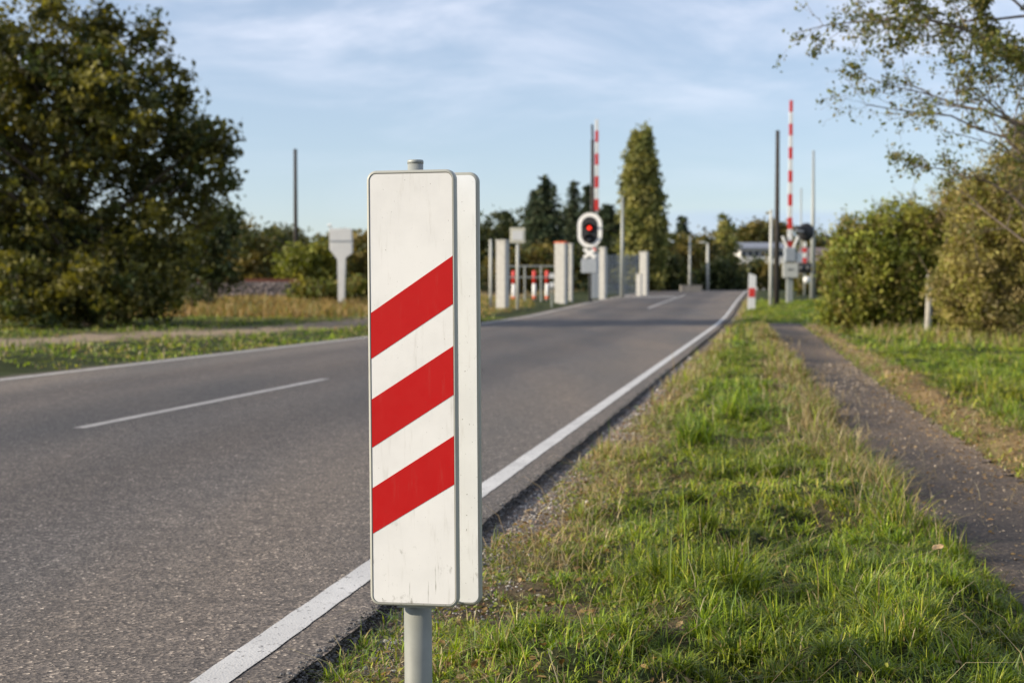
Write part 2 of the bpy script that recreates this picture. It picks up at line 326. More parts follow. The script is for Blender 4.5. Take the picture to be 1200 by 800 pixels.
def linemat(name, col, wear):
    m = bpy.data.materials.new(name); t, N, L, b = nodes(m); ge = N.new('ShaderNodeNewGeometry'); b.inputs['Roughness'].default_value = .6
    vo = N.new('ShaderNodeTexVoronoi'); vo.inputs['Scale'].default_value = 150; L.new(ge.outputs['Position'], vo.inputs['Vector'])
    nz = N.new('ShaderNodeTexNoise'); nz.inputs['Scale'].default_value = 26; nz.inputs['Detail'].default_value = 7; nz.inputs['Roughness'].default_value = .75; L.new(ge.outputs['Position'], nz.inputs['Vector'])
    sp = N.new('ShaderNodeSeparateColor'); L.new(vo.outputs['Color'], sp.inputs[0])
    ad = N.new('ShaderNodeMath'); ad.operation = 'MULTIPLY_ADD'; L.new(sp.outputs[0], ad.inputs[0]); ad.inputs[1].default_value = .30; L.new(nz.outputs['Fac'], ad.inputs[2])
    mr = N.new('ShaderNodeMapRange'); mr.inputs['From Min'].default_value = wear; mr.inputs['From Max'].default_value = wear + .06; L.new(ad.outputs[0], mr.inputs[0])
    n2 = N.new('ShaderNodeTexNoise'); n2.inputs['Scale'].default_value = 3; n2.inputs['Detail'].default_value = 5; L.new(ge.outputs['Position'], n2.inputs['Vector'])
    cr = N.new('ShaderNodeValToRGB'); cr.color_ramp.elements[0].position = .3; cr.color_ramp.elements[1].position = .7
    cr.color_ramp.elements[0].color = (*[c * .8 for c in col], 1); cr.color_ramp.elements[1].color = (*[c * 1.08 for c in col], 1); L.new(n2.outputs['Fac'], cr.inputs[0])
    mx = N.new('ShaderNodeMix'); mx.data_type = 'RGBA'; L.new(mr.outputs[0], mx.inputs['Factor']); L.new(cr.outputs[0], mx.inputs['A']); mx.inputs['B'].default_value = (.13, .12, .11, 1)
    L.new(mx.outputs['Result'], b.inputs['Base Color'])
    bp = N.new('ShaderNodeBump'); bp.inputs['Strength'].default_value = .4; bp.inputs['Distance'].default_value = .002; L.new(vo.outputs['Distance'], bp.inputs['Height']); L.new(bp.outputs[0], b.inputs['Normal'])
    return m
lm = linemat('line_paint', (.56, .55, .52), .80); lm2 = linemat('worn_line_paint', (.40, .39, .37), .70)
def cst(v): return lambda Y: Y * 0 + v
tag(strip('edge_line', cst(-1.405), cst(-1.305), Yr, .002, lm, (0, 1), .008), kind='structure')
tag(strip('edge_line', cst(-8.31), cst(-8.21), Yr, .002, lm, (0, 1), .008, jseed=9), kind='structure')
for a_, b_, mt in ((-5, .5, lm2), (9.95, 15.7, lm2), (59, 87, lm)):
    tag(strip('centre_line', cst(UC - .05), cst(UC + .05), np.arange(a_, b_ + .01, .2), .002, mt, (0, 1), .01), kind='structure')
tag(strip('stop_line', cst(-8.2), cst(-5.0), np.arange(80, 81.6, .5), .008, lm, (0, 1)), kind='structure')
fp = strip('footpath', pathL, pathR, np.concatenate([np.arange(-2, 14, .05), np.arange(14, 36, .2), np.arange(36, 45, 1.)]), -.055, M['pathasphalt'], (0, .3, .6, 1), .34, .04); tag(fp, kind='structure')

# ------------------------------------------------------------------ grass
def blades(name, X, Y, h, wd, lean, colr, az_=None, z=None, mat_=None, droop=1.0):
    n = len(X); az_ = rng.uniform(0, 2 * np.pi, n) if az_ is None else az_
    z = ground(X, Y) if z is None else z
    root = np.stack([X, Y, z - .005], 1)
    d = np.stack([np.cos(az_), np.sin(az_), np.zeros(n)], 1)
    fa = az_ + rng.normal(np.pi / 2, .5, n); s = np.stack([np.cos(fa), np.sin(fa), np.zeros(n)], 1)
    up = np.array([0, 0, 1.0]); V = []
    for t_, wf in ((0, .8), (.4, 1.0), (.75, .65)):
        c = root + up * (h * (t_ - lean * .35 * t_ ** 2 * droop))[:, None] + d * (h * lean * t_ ** 1.8)[:, None]
        V += [c - s * (wd * wf / 2)[:, None], c + s * (wd * wf / 2)[:, None]]
    V.append(root + up * (h * (1 - lean * .35 * droop - .12 * lean ** 2))[:, None] + d * (h * lean)[:, None])
    V = np.stack(V, 1)                              # n x 7 x 3
    b_ = (np.arange(n) * 7)[:, None]
    q = np.concatenate([b_ + np.array([[0, 1, 3, 2]]), b_ + np.array([[2, 3, 5, 4]])]); tri = b_ + np.array([[4, 5, 6]])
    cc = np.repeat(colr[:, None], 7, 1).copy()
    o = obj(name, npmesh(name, V.reshape(-1, 3), [q, tri], cc.reshape(-1, 3)), mat_ or M['grass'])
    return o
GREEN = np.array([[.155, .215, .016], [.235, .285, .022], [.065, .105, .014], [.330, .335, .045], [.12, .16, .045]])
STRAW = np.array([[.42, .33, .15], [.34, .25, .12], [.50, .42, .24], [.25, .18, .08]])
def bladecol(n, dryp):
    c = GREEN[rng.choice(5, n, p=[.30, .20, .30, .08, .12])] * rng.uniform(.75, 1.25, (n, 1))
    c *= 1.26; s = STRAW[rng.integers(0, 4, n)] * rng.uniform(.7, 1.2, (n, 1)); k = rng.random(n) < dryp
    c[k] = s[k]; return c
def inview(X, Y, m=.06): return (np.abs(X / Y) < .36 + m + .3 / Y) & (Y > 2.4)
def scatter_grass(name, x0, x1, y0, y1, dens, hmean, wmean, zone, tuft=.5, dryb=.06, extra=None):
    n = int((x1 - x0) * (y1 - y0) * dens); X = rng.uniform(x0, x1, n); Y = rng.uniform(y0, y1, n)
    # pull a share of the blades into tufts
    ts = .16; cxs = (np.floor(X / ts) + .5) * ts; cys = (np.floor(Y / ts) + .5) * ts
    jx = (vnoise(cxs * 37.7, cys * 51.3, 5) - .5) * ts; jy = (vnoise(cxs * 41.1, cys * 33.9, 8) - .5) * ts
    k = rng.random(n) < tuft
    dx = X - cxs; dy = Y - cys; X = np.where(k, cxs + jx + dx * .4, X); Y = np.where(k, cys + jy + dy * .4, Y)
    keep = inview(X, Y); X, Y, k, dx, dy = [a[keep] for a in (X, Y, k, dx, dy)]
    u = X - K * Y; gr, ba, dr = masks(X, Y)
    big = fbm(X * 1.3, Y * 1.3, 91); tn = vnoise(np.floor(X / ts) * 1.7, np.floor(Y / ts) * 1.3, 44)
    d = zone(X, Y, u) * (1 - gr) * (1 - .8 * ba) * np.clip(.45 + 2.2 * (big - .38) + .5 * sstep(.6, .9, vnoise(np.floor(X / ts) * 1.7, np.floor(Y / ts) * 1.3, 44)), .35, 1)
    keep = rng.random(len(X)) < d; X, Y, k, dx, dy, u, dr, big, tn, ba = [a[keep] for a in (X, Y, k, dx, dy, u, dr, big, tn, ba)]
    m = len(X)
    tall = sstep(.66, .93, tn) * sstep(.35, .55, big) * (1 - .55 * sstep(.75, 1.4, u - UR - .2))
    h = hmean * (.30 + .75 * big) * (.58 + 1.35 * tall) * rng.lognormal(0, .32, m) * (1 - .45 * ba) * (1 - .3 * np.clip(dr, 0, 1))
    lean = np.clip(rng.normal(.85, .42, m) - .35 * tall, .05, 1.7)
    a = np.where(k, np.arctan2(dy, dx) + rng.normal(0, .5, m), rng.uniform(0, 2 * np.pi, m))
    col = bladecol(m, np.clip(dryb + .62 * dr + .25 * ba, 0, .9))
    col *= (.50 + 1.0 * fbm(X * 2.1, Y * 2.1, 13))[:, None]
    hue = fbm(X * .9, Y * .9, 23)[:, None]; col = col * (1 + (hue - .5) * np.array([.7, .1, .3]))
    wd = wmean * rng.uniform(.6, 1.3, m)
    return tag(blades(name, X, Y, h, wd, lean, col, a), extra or 'green verge grass', 'grass', kind='stuff')
def z_verge(X, Y, u): return (u > UR + np.where(Y < 4.6, .03, .09)) & (u < pathL(Y) + .06)
def z_right(X, Y, u): return (u > pathR(Y) - .05) * 1.0 * np.where(u < pathR(Y) + .38, .22, 1)
def z_edge(X, Y, u): return 1.0
def z_rv(X, Y, u): return np.maximum((Y > 44) * (u > UR + .1) * .9, 0) + (Y <= 44) * np.maximum(z_verge(X, Y, u) * 1.0, z_right(X, Y, u))
scatter_grass('grass', -1.1, 2.6, 2.5, 5.6, 17000, .100, .0037, z_rv, .5, .035, 'fresh green tufted grass on the near verge beside the marker')
scatter_grass('grass', -.6, 4.8, 5.6, 11, 9500, .110, .0052, z_rv, .55, .045, 'green grass of the verge between road and footpath')
scatter_grass('grass', .4, 9.5, 11, 22, 2600, .14, .0085, z_rv, .5, .06, 'grass strip either side of the footpath further on')
scatter_grass('grass', 2, 26, 22, 72, 420, .15, .022, z_rv, .3, .07, 'far grass below the hedge and along the road')
def z_left(X, Y, u): return (u < UL - .12) * (1 - .93 * track(X, Y))
scatter_grass('grass', -26, 0, 18, 48, 190, .11, .022, z_left, .3, .22, 'grass along the far side of the road')
# long golden grass in front of the railway embankment
n = 60000; X = rng.uniform(-30, 1, n); Y = rng.uniform(47, 73, n); k = (X - K * Y < UL - 1.2) & inview(X, Y); X, Y = X[k], Y[k]; m = len(X); nearroad = sstep(UL - 6.5, UL - 3.5, X - K * Y)
gd = STRAW[rng.integers(0, 4, m)] * rng.uniform(.6, 1.15, (m, 1)) * np.array([1.0, .86, .62])
gg = rng.random(m) < .2 + .5 * fbm(X * .4, Y * .4, 4) + nearroad; gn = np.array([.15, .17, .04]) * rng.uniform(.7, 1.3, (m, 1)); gd = np.where(gg[:, None] & (rng.random(m) < .6)[:, None], gn, gd)
tag(blades('dry_grass', X, Y, rng.uniform(.15, .5, m) * (.5 + fbm(X * .5, Y * .5, 6)) * (1 - .65 * nearroad), rng.uniform(.02, .04, m), rng.uniform(.1, .7, m), gd), 'tall golden dry grass in front of the railway embankment', 'grass', kind='stuff')
# long dry stems standing along the edges of the verge and straws lying about
def stems(n, x0, x1, y0, y1, uc, us, hh, ww, lean=(.1, .6), name='dry_stems', label='straw coloured dry stems along the verge edges'):
    Y = y0 + (y1 - y0) * rng.random(n) ** 1.4; u = uc(Y) + rng.normal(0, us, n); X = u + K * Y; k = inview(X, Y) & (u > UR + .08); X, Y = X[k], Y[k]; m = len(X)
    c = STRAW[rng.integers(0, 4, m)] * rng.uniform(.7, 1.15, (m, 1))
    return X, Y, rng.uniform(*hh, m), rng.uniform(.7, 1.2, m) * ww * np.maximum(1, Y / 6), rng.uniform(*lean, m), c
parts = [stems(1500, 0, 0, 4.8, 26, lambda Y: UR + .42 + 0 * Y, .14, (.06, .17), .0026, (.3, 1.1)),
         stems(2300, 0, 0, 6.8, 30, lambda Y: pathL(Y) - .10, .16, (.06, .19), .0032, (.3, 1.2)),
         stems(600, 0, 0, 3, 30, lambda Y: pathL(Y) * .5 - .2, .6, (.07, .18), .0022, (.3, 1.3)),
         stems(500, 0, 0, 3, 9, lambda Y: Y * 0 - .1, .7, (.12, .30), .0022, (1.2, 1.9))]
cat_ = [np.concatenate([p[i] for p in parts]) for i in range(6)]
tag(blades('dry_stems', *cat_), 'straw coloured dry stems along the verge edges', 'dry grass', kind='stuff')
# tall half dry grass round the foot of the hedge
n = 30000; X = rng.uniform(5, 14, n); Y = rng.uniform(23.5, 37, n); edge = (np.abs(X - np.interp(Y, [24, 28, 32, 37], [8.4, 8.6, 7.7, 8.0])) < .9 * rng.random(n) ** .6) | (rng.random(n) < .12)
k = edge & inview(X, Y) & (X - K * Y > pathR(Y) + .8); X, Y = X[k], Y[k]; m = len(X)
tag(blades('tall_grass', X, Y, rng.uniform(.10, .42, m) * (.4 + fbm(X * 1.2, Y * 1.2, 66)), rng.uniform(.010, .018, m), rng.uniform(.1, .9, m), bladecol(m, np.full(m, .5))), 'tall half dry grass round the foot of the hedge', 'grass', kind='stuff')
# long leaning tufts that hang over the edge of the footpath
n = 26000; Y = 5 + 33 * rng.random(n) ** 1.3; u = pathL(Y) - np.abs(rng.normal(0, .16, n)) + .05; X = u + K * Y
pt = fbm(X * 2.0, Y * 1.5, 141); k = inview(X, Y) & (rng.random(n) < sstep(.40, .60, pt)); X, Y, pt = X[k], Y[k], pt[k]; m = len(X)
hc = bladecol(m, .30 + .30 * sstep(6, 8, Y)); hc *= rng.uniform(.7, 1.1, (m, 1))
tag(blades('overhanging_grass', X, Y, rng.uniform(.06, .19, m) * (.35 + 1.1 * sstep(.42, .62, pt)), .0034 * np.maximum(1, Y / 5.5), rng.uniform(.2, 1.2, m), hc), 'long half dry grass leaning over the left edge of the footpath', 'grass', kind='stuff')
# small broad-leaved weeds and fallen leaves close to the marker
def flecks(name, X, Y, size, col, zoff, tilt, label, cat, mt):
    n = len(X); z = ground(X, Y) + zoff
    c = np.stack([X, Y, z], 1); a = rng.uniform(0, 2 * np.pi, n)
    nrm = np.stack([rng.normal(0, tilt, n), rng.normal(0, tilt, n), np.ones(n)], 1); nrm /= np.linalg.norm(nrm, axis=1, keepdims=True)
    t1 = np.stack([np.cos(a), np.sin(a), np.zeros(n)], 1); t2 = np.cross(nrm, t1); t2 /= np.linalg.norm(t2, axis=1, keepdims=True); t1 = np.cross(t2, nrm)
    s = size[:, None]; cv = nrm * s * .18
    V = np.stack([c - t1 * s, c - t1 * s * .3 + t2 * s * .5 + cv, c + t1 * s * .5 + t2 * s * .38 + cv, c + t1 * s, c + t1 * s * .5 - t2 * s * .38 + cv, c - t1 * s * .3 - t2 * s * .5 + cv], 1)
    f = (np.arange(n) * 6)[:, None]; q = np.concatenate([f + np.array([[0, 1, 2, 3]]), f + np.array([[0, 3, 4, 5]])])
    return tag(obj(name, npmesh(name, V.reshape(-1, 3), q, np.repeat(col[:, None], 6, 1).reshape(-1, 3)), mt), label, cat, kind='stuff')
n = 9000; Y = rng.uniform(2.6, 9, n); u = UR + .12 + np.abs(rng.normal(0, .7, n)); X = u + K * Y; pt = fbm(X * 3, Y * 3, 61)
k = inview(X, Y) & (rng.random(n) < sstep(.42, .62, pt)) & (u < pathL(Y)); X, Y = X[k], Y[k]; m = len(X)
flecks('weeds', X, Y, rng.uniform(.004, .011, m), np.array([.13, .18, .03]) * rng.uniform(.6, 1.5, (m, 1)) * (1 + rng.random((m, 1)) * np.array([.6, .1, 0])), rng.uniform(.008, .045, m), .6, 'small leafy weeds growing low between the grass', 'weeds', M['grass'])
n = 15000; Y = rng.uniform(2.6, 20, n); u = UR + .1 + rng.gamma(1.3, .5, n); k = rng.random(n) < .45; u = np.where(k, pathR(Y) + rng.normal(.12, .28, n), u); k = rng.random(n) < .06; u = np.where(k, pathL(Y) + rng.random(n) * .9, u); X = u + K * Y; k = inview(X, Y); X, Y = X[k], Y[k]; m = len(X)
flecks('leaf_litter', X, Y, rng.uniform(.006, .018, m), STRAW[rng.integers(0, 4, m)] * rng.uniform(.4, 1.1, (m, 1)) * np.array([1, .85, .75]), rng.uniform(.002, .014, m), .5, 'brown dry leaf litter on the soil of the verge', 'leaf litter', M['leaf'])
# one curled pale leaf lying in the grass at the right
tl = P(1102, 688, 4.75)
bm = bmesh.new(); pr = []
for i in range(7):
    row = []
    for j in range(5):
        a, c = (i - 3) / 3, (j - 2) / 2; wv = math.sqrt(max(0, 1 - a * a)) * .62 + .02
        row.append(bm.verts.new((a * .024, c * wv * .021, .012 * (c * c * wv) + .006 * a * a + .002 * math.sin(5 * a + 3 * c))))
    pr.append(row)
for i in range(6):
    for j in range(4): bm.faces.new((pr[i][j], pr[i + 1][j], pr[i + 1][j + 1], pr[i][j + 1]))
lf = obj('fallen_leaf', bm, mat('pale_dry_leaf', (.42, .29, .15), .7, var=.2, scale=60), smooth=True)
lf.location = (tl.x, 4.75, G(tl.x, 4.75) + .06); lf.rotation_euler = (.35, -.2, .4); sm = lf.modifiers.new('s', 'SOLIDIFY'); sm.thickness = .001
tag(lf, 'curled pale orange fallen leaf caught in the verge grass', 'leaf')

# gravel along the asphalt edge: many small stones
ico = bmesh.new(); bmesh.ops.create_icosphere(ico, subdivisions=1, radius=1); iv = np.array([v.co[:] for v in ico.verts]); ifc = np.array([[v.index for v in f.verts] for f in ico.faces]); ico.free()
def stones(name, X, Y, s, col, label, zo=None):
    n = len(X); z = ground(X, Y) if zo is None else zo
    sc = s[:, None, None] * rng.uniform(.6, 1.25, (n, 1, 3)) * np.array([1, 1, .65]); jit = 1 + rng.uniform(-.22, .22, (n, len(iv), 1))
    a = rng.uniform(0, 2 * np.pi, n); ca, sa = np.cos(a)[:, None], np.sin(a)[:, None]
    v = iv[None] * jit * sc; v = np.stack([v[..., 0] * ca - v[..., 1] * sa, v[..., 0] * sa + v[..., 1] * ca, v[..., 2]], -1)
    v = v + np.stack([X, Y, z + s * .2], 1)[:, None]
    f = (np.arange(n) * len(iv))[:, None, None] + ifc[None]
    return tag(obj(name, npmesh(name, v.reshape(-1, 3), f.reshape(-1, 3), np.repeat(col[:, None], len(iv), 1).reshape(-1, 3)), M['stone']), label, 'gravel', kind='stuff')
ms = bpy.data.materials.new('stone'); t, N, L, b = nodes(ms); at = N.new('ShaderNodeAttribute'); at.attribute_name = 'Col'; L.new(at.outputs['Color'], b.inputs['Base Color']); b.inputs['Roughness'].default_value = .8; M['stone'] = ms
n = 34000; Y = 2.5 + 19 * rng.random(n) ** 1.7; u = UR + .02 + rng.gamma(1.7, .085, n); X = u + K * Y; k = inview(X, Y) & (rng.random(n) < (.25 + 1.2 * fbm(X * 2.5, Y * 2.5, 19)) * (.3 + .7 * sstep(3.6, 4.8, Y))); X, Y = X[k], Y[k]; m = len(X)
sc_ = np.array([[.36, .34, .31], [.55, .51, .46], [.24, .20, .17], [.34, .22, .15], [.10, .10, .11]])[rng.choice(5, m, p=[.27, .10, .26, .12, .25])] * rng.uniform(.7, 1.15, (m, 1))
stones('gravel', X, Y, rng.lognormal(np.log(.0032), .5, m) * np.maximum(1, Y / 9), sc_, 'loose pale gravel along the asphalt edge')
n = 16000; Y = 2.5 + 15 * rng.random(n) ** 1.6; u = UR + rng.normal(.012, .022, n); X = u + K * Y; k = inview(X, Y); X, Y, u = X[k], Y[k], u[k]; m = len(X)
stones('asphalt_crumbs', X, Y, rng.lognormal(np.log(.0026), .5, m) * np.maximum(1, Y / 9), np.array([.085, .082, .080]) * rng.uniform(.4, 1.9, (m, 1)), 'dark crumbs of asphalt along the broken road edge', np.where(u < UR - .004, 0.0, np.interp(u - UR, [0, .03], [-.006, -.036]) + rise(Y)))
n = 2500; Y = rng.uniform(4, 20, n); u = pathL(Y) + (pathR(Y) - pathL(Y)) * rng.beta(1.2, .9, n); X = u + K * Y; k = inview(X, Y); X, Y = X[k], Y[k]; m = len(X)
stones('grit', X, Y, rng.lognormal(np.log(.0035), .4, m) * np.maximum(1, Y / 8), np.array([.34, .28, .21]) * rng.uniform(.4, 1.3, (m, 1)), 'fine grit and crumbs scattered on the footpath', rise(Y) - .054)

# ------------------------------------------------------------------ trees and shrubs
def leaves(P_, size, col, asp=.55, up=0.0):
    n = len(P_); nrm = rng.normal(size=(n, 3)); nrm[:, 2] += up; nrm /= np.linalg.norm(nrm, axis=1, keepdims=True)
    r = rng.normal(size=(n, 3)); t1 = np.cross(nrm, r); t1 /= np.linalg.norm(t1, axis=1, keepdims=True); t2 = np.cross(nrm, t1)
    s = size[:, None]
    V = np.stack([P_ - t1 * s, P_ + t2 * s * asp + nrm * s * .12, P_ + t1 * s, P_ - t2 * s * asp + nrm * s * .12], 1)
    f = (np.arange(n) * 4)[:, None] + np.array([[0, 1, 2, 3]])
    return V.reshape(-1, 3), f, np.repeat(col[:, None], 4, 1).reshape(-1, 3)
def pick(pal, n, var=.3):
    pal = np.array(pal); return pal[rng.integers(0, len(pal), n)] * rng.uniform(1 - var, 1 + var, (n, 1))
def clumps_in(lobes, n):
    """lobes: (centre, radii) world; surface-biased points"""
    vol = np.array([r[0] * r[2] for c, r in lobes]); ix = rng.choice(len(lobes), n, p=vol / vol.sum())
    c = np.array([l[0] for l in lobes])[ix]; r = np.array([l[1] for l in lobes])[ix]
    d = rng.normal(size=(n, 3)); d /= np.linalg.norm(d, axis=1, keepdims=True); rad = rng.random((n, 1)) ** .42
    return c + d * r * rad
def tree(name, label, cat, lobes_px, Y, trunk_px, nclump, crad, perclump, lsize, pal, group=None, depth=.8, trunk_r=.18, limbs=14, mt='leaf', spike=0, asp=.55, barkm='bark', hollow=.43):
    """lobes_px: (px, py, rx, ry[, dY]) in photo pixels at distance Y"""
    lobes = []
    for l in lobes_px:
        dy = l[4] if len(l) > 4 else 0; c = P(l[0], l[1], Y + dy); s = (Y + dy) / FPX
        lobes.append(((c.x, c.y, c.z), (l[2] * s, max(l[2], l[3]) * s * depth, l[3] * s)))
    b0 = base(trunk_px, Y)
    root = empty(name, b0, label, cat, group)
    cc = clumps_in(lobes, nclump)
    cc = cc[cc[:, 2] > ground(cc[:, 0], cc[:, 1]) + crad * .3]
    q_ = fbm(cc[:, 0] / (crad * 3.2) + cc[:, 1] / (crad * 4), cc[:, 2] / (crad * 3.2), len(label)); cc = cc[(q_ > hollow) | (rng.random(len(cc)) < .35)]
    n = len(cc); cr = crad * rng.uniform(.55, 1.35, n)
    cnt = rng.poisson(perclump, n); ix = np.repeat(np.arange(n), cnt); m = len(ix)
    off = rng.normal(size=(m, 3)) * .5; off[:, 2] *= .75
    Pp = cc[ix] + off * cr[ix][:, None]
    tone = pick(pal, n, .3)
    col = tone[ix] * rng.uniform(.7, 1.3, (m, 1))
    spk = []
    if spike:   # leafy shoots standing out of the outline
        top = cc[rng.integers(0, n, spike)]; ln = rng.uniform(.4, 1.3, spike) * crad * 1.8; dr_ = rng.normal(size=(spike, 3)) * .35; dr_[:, 2] = 1
        q = 12; tt = rng.random((spike, q)); S = top[:, None] + dr_[:, None] * (ln[:, None] * tt * 1.6)[..., None] + rng.normal(size=(spike, q, 3)) * .05
        spk_top = top
        spk = [(a_ - np.array(b0), a_ + d_ * l_ * 1.6 - np.array(b0), .010, .004) for a_, d_, l_ in zip(top, dr_, ln)]
        S = S.reshape(-1, 3); Pp = np.concatenate([Pp, S]); col = np.concatenate([col, pick(pal, len(S), .3)])
    k = Pp[:, 2] > ground(Pp[:, 0], Pp[:, 1]) + .02; Pp, col = Pp[k], col[k]; m = len(Pp)
    V, F, Cc = leaves(Pp - np.array(b0), lsize * rng.uniform(.6, 1.35, m), col, asp, .3)
    crown = obj('crown', npmesh('crown', V, F, Cc), M[mt], root)
    # trunk and limbs
    segs = []; mid = np.mean(cc, 0) - np.array(b0); H = np.max(cc[:, 2]) - b0.z
    tp = [np.zeros(3) - [0, 0, .1]]; K_ = 6
    for i in range(1, K_ + 1):
        f = i / K_; tp.append(np.array([mid[0] * f * .9 + rng.normal() * .05 * H * .1, mid[1] * f * .9, H * .8 * f]))
    for i in range(K_): segs.append((tp[i], tp[i + 1], trunk_r * (1 - i / K_) + .02, trunk_r * (1 - (i + 1) / K_) + .02))
    for c in cc[rng.choice(n, min(limbs, n), replace=False)]:
        e = c - np.array(b0); f = np.clip(e[2] / (H * .8) - .3, .06, .85) * K_; i = min(int(f), K_ - 1); s0 = tp[i] + (tp[i + 1] - tp[i]) * (f - i)
        md = (s0 + e) / 2 + np.array([0, 0, .06 * np.linalg.norm(e - s0)]) + rng.normal(size=3) * .04 * np.linalg.norm(e - s0)
        r0 = max(.015, trunk_r * .35 * (1 - f / K_)); segs += [(s0, md, r0, r0 * .6), (md, e, r0 * .6, .008)]
    if spk:
        ends = np.array([s_[1] for s_ in segs[K_:]]); tps = np.array([q_[0] for q_ in spk]); nn = np.argmin(((tps[:, None] - ends[None]) ** 2).sum(-1), 1)
        segs += [(ends[i_], t_, .012, .009) for i_, t_ in zip(nn, tps) if np.linalg.norm(ends[i_] - t_) > .03]
    segs += spk; v, f = tube_np(segs, 6); obj('trunk', npmesh('trunk', v, f, smooth=True), M[barkm], root)
    return root
OLIVE = [(.085, .088, .018), (.150, .135, .022), (.062, .070, .018), (.115, .105, .026), (.050, .066, .018), (.17, .155, .030)]
DARKG = [(.045, .060, .020), (.060, .075, .022), (.080, .085, .025), (.035, .050, .020)]
AUT = [(.15, .12, .03), (.11, .11, .028), (.18, .14, .04), (.085, .095, .03)]
YG = [(.20, .21, .035), (.15, .17, .03), (.12, .14, .03), (.24, .22, .05)]
CON = [(.030, .050, .026), (.042, .060, .030), (.055, .066, .030)]
POP = [(.24, .24, .075), (.19, .20, .06), (.30, .28, .085), (.13, .15, .045)]

tree('broadleaf_tree', 'large dense olive green tree on the far verge filling the left of the picture', 'tree',
     [(60, 100, 90, 100), (130, 125, 68, 90, -1), (190, 205, 60, 75, 1), (55, 250, 125, 115), (170, 290, 70, 72, -1), (-70, 180, 120, 190), (125, 34, 20, 28), (176, 42, 16, 32), (55, -2, 36, 30), (205, 100, 18, 26), (238, 172, 34, 30), (255, 212, 30, 22), (262, 165, 16, 16), (245, 260, 30, 26), (110, 335, 115, 42, -2), (60, 352, 110, 30, -3), (175, 345, 55, 30, 0), (20, 335, 60, 40, -3), (215, 150, 28, 30)],
     39, 110, 1700, .40, 46, .092, OLIVE, hollow=.30, trunk_r=.28, limbs=60, depth=1.0, spike=90)
tree('tree', 'dark slender tree standing behind the right edge of the large olive tree', 'tree', [(250, 300, 34, 50), (268, 262, 8, 24), (232, 320, 30, 30)], 56, 248, 170, .5, 45, .12, DARKG, trunk_r=.12, depth=.8)
tree('shrub', 'tiny dark sapling with a bare stem in front of the golden grass', 'shrub', [(228, 347, 20, 8), (210, 350, 12, 6)], 50, 228, 30, .2, 30, .05, DARKG, trunk_r=.05, limbs=8)
G_ = 'shrubs and trees beyond the railway on the left'
for lab, lo, Y, tp, nc, pal in (
    ('brown green rounded tree just right of the big olive tree beyond the railway', [(292, 305, 30, 38), (280, 285, 20, 20)], 95, 292, 170, AUT),
    ('dark green bush between the brown tree and the tall dark mast', [(322, 300, 26, 30)], 100, 322, 130, DARKG),
    ('bright yellow green low bush at the foot of the tall dark mast', [(352, 314, 30, 20), (372, 304, 22, 14)], 88, 352, 150, YG),
    ('dull green bush behind the white relay housing', [(398, 308, 26, 24), (385, 300, 16, 18)], 98, 398, 120, DARKG),
    ('mid green bush mostly hidden by the striped marker left edge', [(432, 305, 30, 28), (450, 310, 30, 34)], 90, 436, 130, AUT),
    ('low distant brown bush peeking over the others left of the mast', [(335, 281, 24, 10), (318, 284, 16, 10)], 120, 330, 70, AUT)):
    tree('bush', lab, 'bush', lo, Y, tp, nc, .8, 45, .17, pal, G_, trunk_r=.12, limbs=8)
tree('bush', 'olive bush at the end of the visible rail in front of the relay housing', 'bush', [(378, 346, 26, 12), (405, 346, 24, 14), (360, 340, 14, 10), (432, 345, 24, 13)], 62, 385, 170, .45, 40, .10, AUT + YG, trunk_r=.05, limbs=8)

def conifer(name, label, px, ytop, wpx, Y, pal, group=None, dens=1.0, ybase=345):
    b0 = base(px, Y); topz = P(px, ytop, Y).z; H = topz - b0.z; Rr = wpx / 2 / FPX * Y * 1.22
    root = empty(name, b0, label, 'conifer', group); segs = [(np.zeros(3), np.array([0, 0, H]), Rr * .09 + .05, .02)]; pts = []
    nl = int(18 * dens) + 4
    for i in range(nl):
        f = .08 + .92 * (i / nl); nb = int(9 + 5 * (1 - f))
        for j in range(nb):
            a = rng.uniform(0, 2 * np.pi); ln = Rr * (1 - f) ** .7 * rng.uniform(.6, 1.25) + .12; z0 = H * f + rng.normal() * H * .012
            e = np.array([math.cos(a) * ln, math.sin(a) * ln, z0 - ln * .18]); segs.append((np.array([0, 0, z0]), e, .03, .01))
            k = int(26 * max(.35, ln / Rr)); tt = rng.random(k) ** .7; sp = ln * .20 + .06
            pts.append(np.array([0, 0, z0]) * (1 - tt[:, None]) + e * tt[:, None] + rng.normal(size=(k, 3)) * sp * np.array([1, 1, .55]))
    pts = np.concatenate(pts); V, F, Cc = leaves(pts, rng.uniform(.6, 1.4, len(pts)) * Rr * .12, pick(pal, len(pts), .35), .4)
    obj('crown', npmesh('crown', V, F, Cc), M['needle'], root); v, f = tube_np(segs, 5); obj('trunk', npmesh('trunk', v, f), M['bark'], root)
    return root
gc = 'dark conifers beyond the crossing'
conifer('conifer', 'dark conifer with two crowns left of the red signal, widest of the group', 640, 207, 52, 112, CON, gc, 1.2)
conifer('conifer', 'dark conifer leaning against the widest one on its left side', 627, 222, 40, 118, CON, gc)
conifer('conifer', 'slim pointed conifer directly left of the dark wooden mast', 672, 210, 34, 115, CON, gc)
conifer('conifer', 'conifer just behind the dark mast and the left barrier arm', 688, 216, 36, 121, CON, gc)
conifer('conifer', 'short dark conifer between the left barrier arm and the tall poplar', 712, 238, 44, 108, CON, gc)
conifer('conifer', 'small dark conifer right beside the edge of the striped marker', 594, 247, 44, 125, CON, gc)
conifer('conifer', 'pointed narrow conifer above the road in the gap right of the poplar', 799, 252, 36, 150, CON, gc)
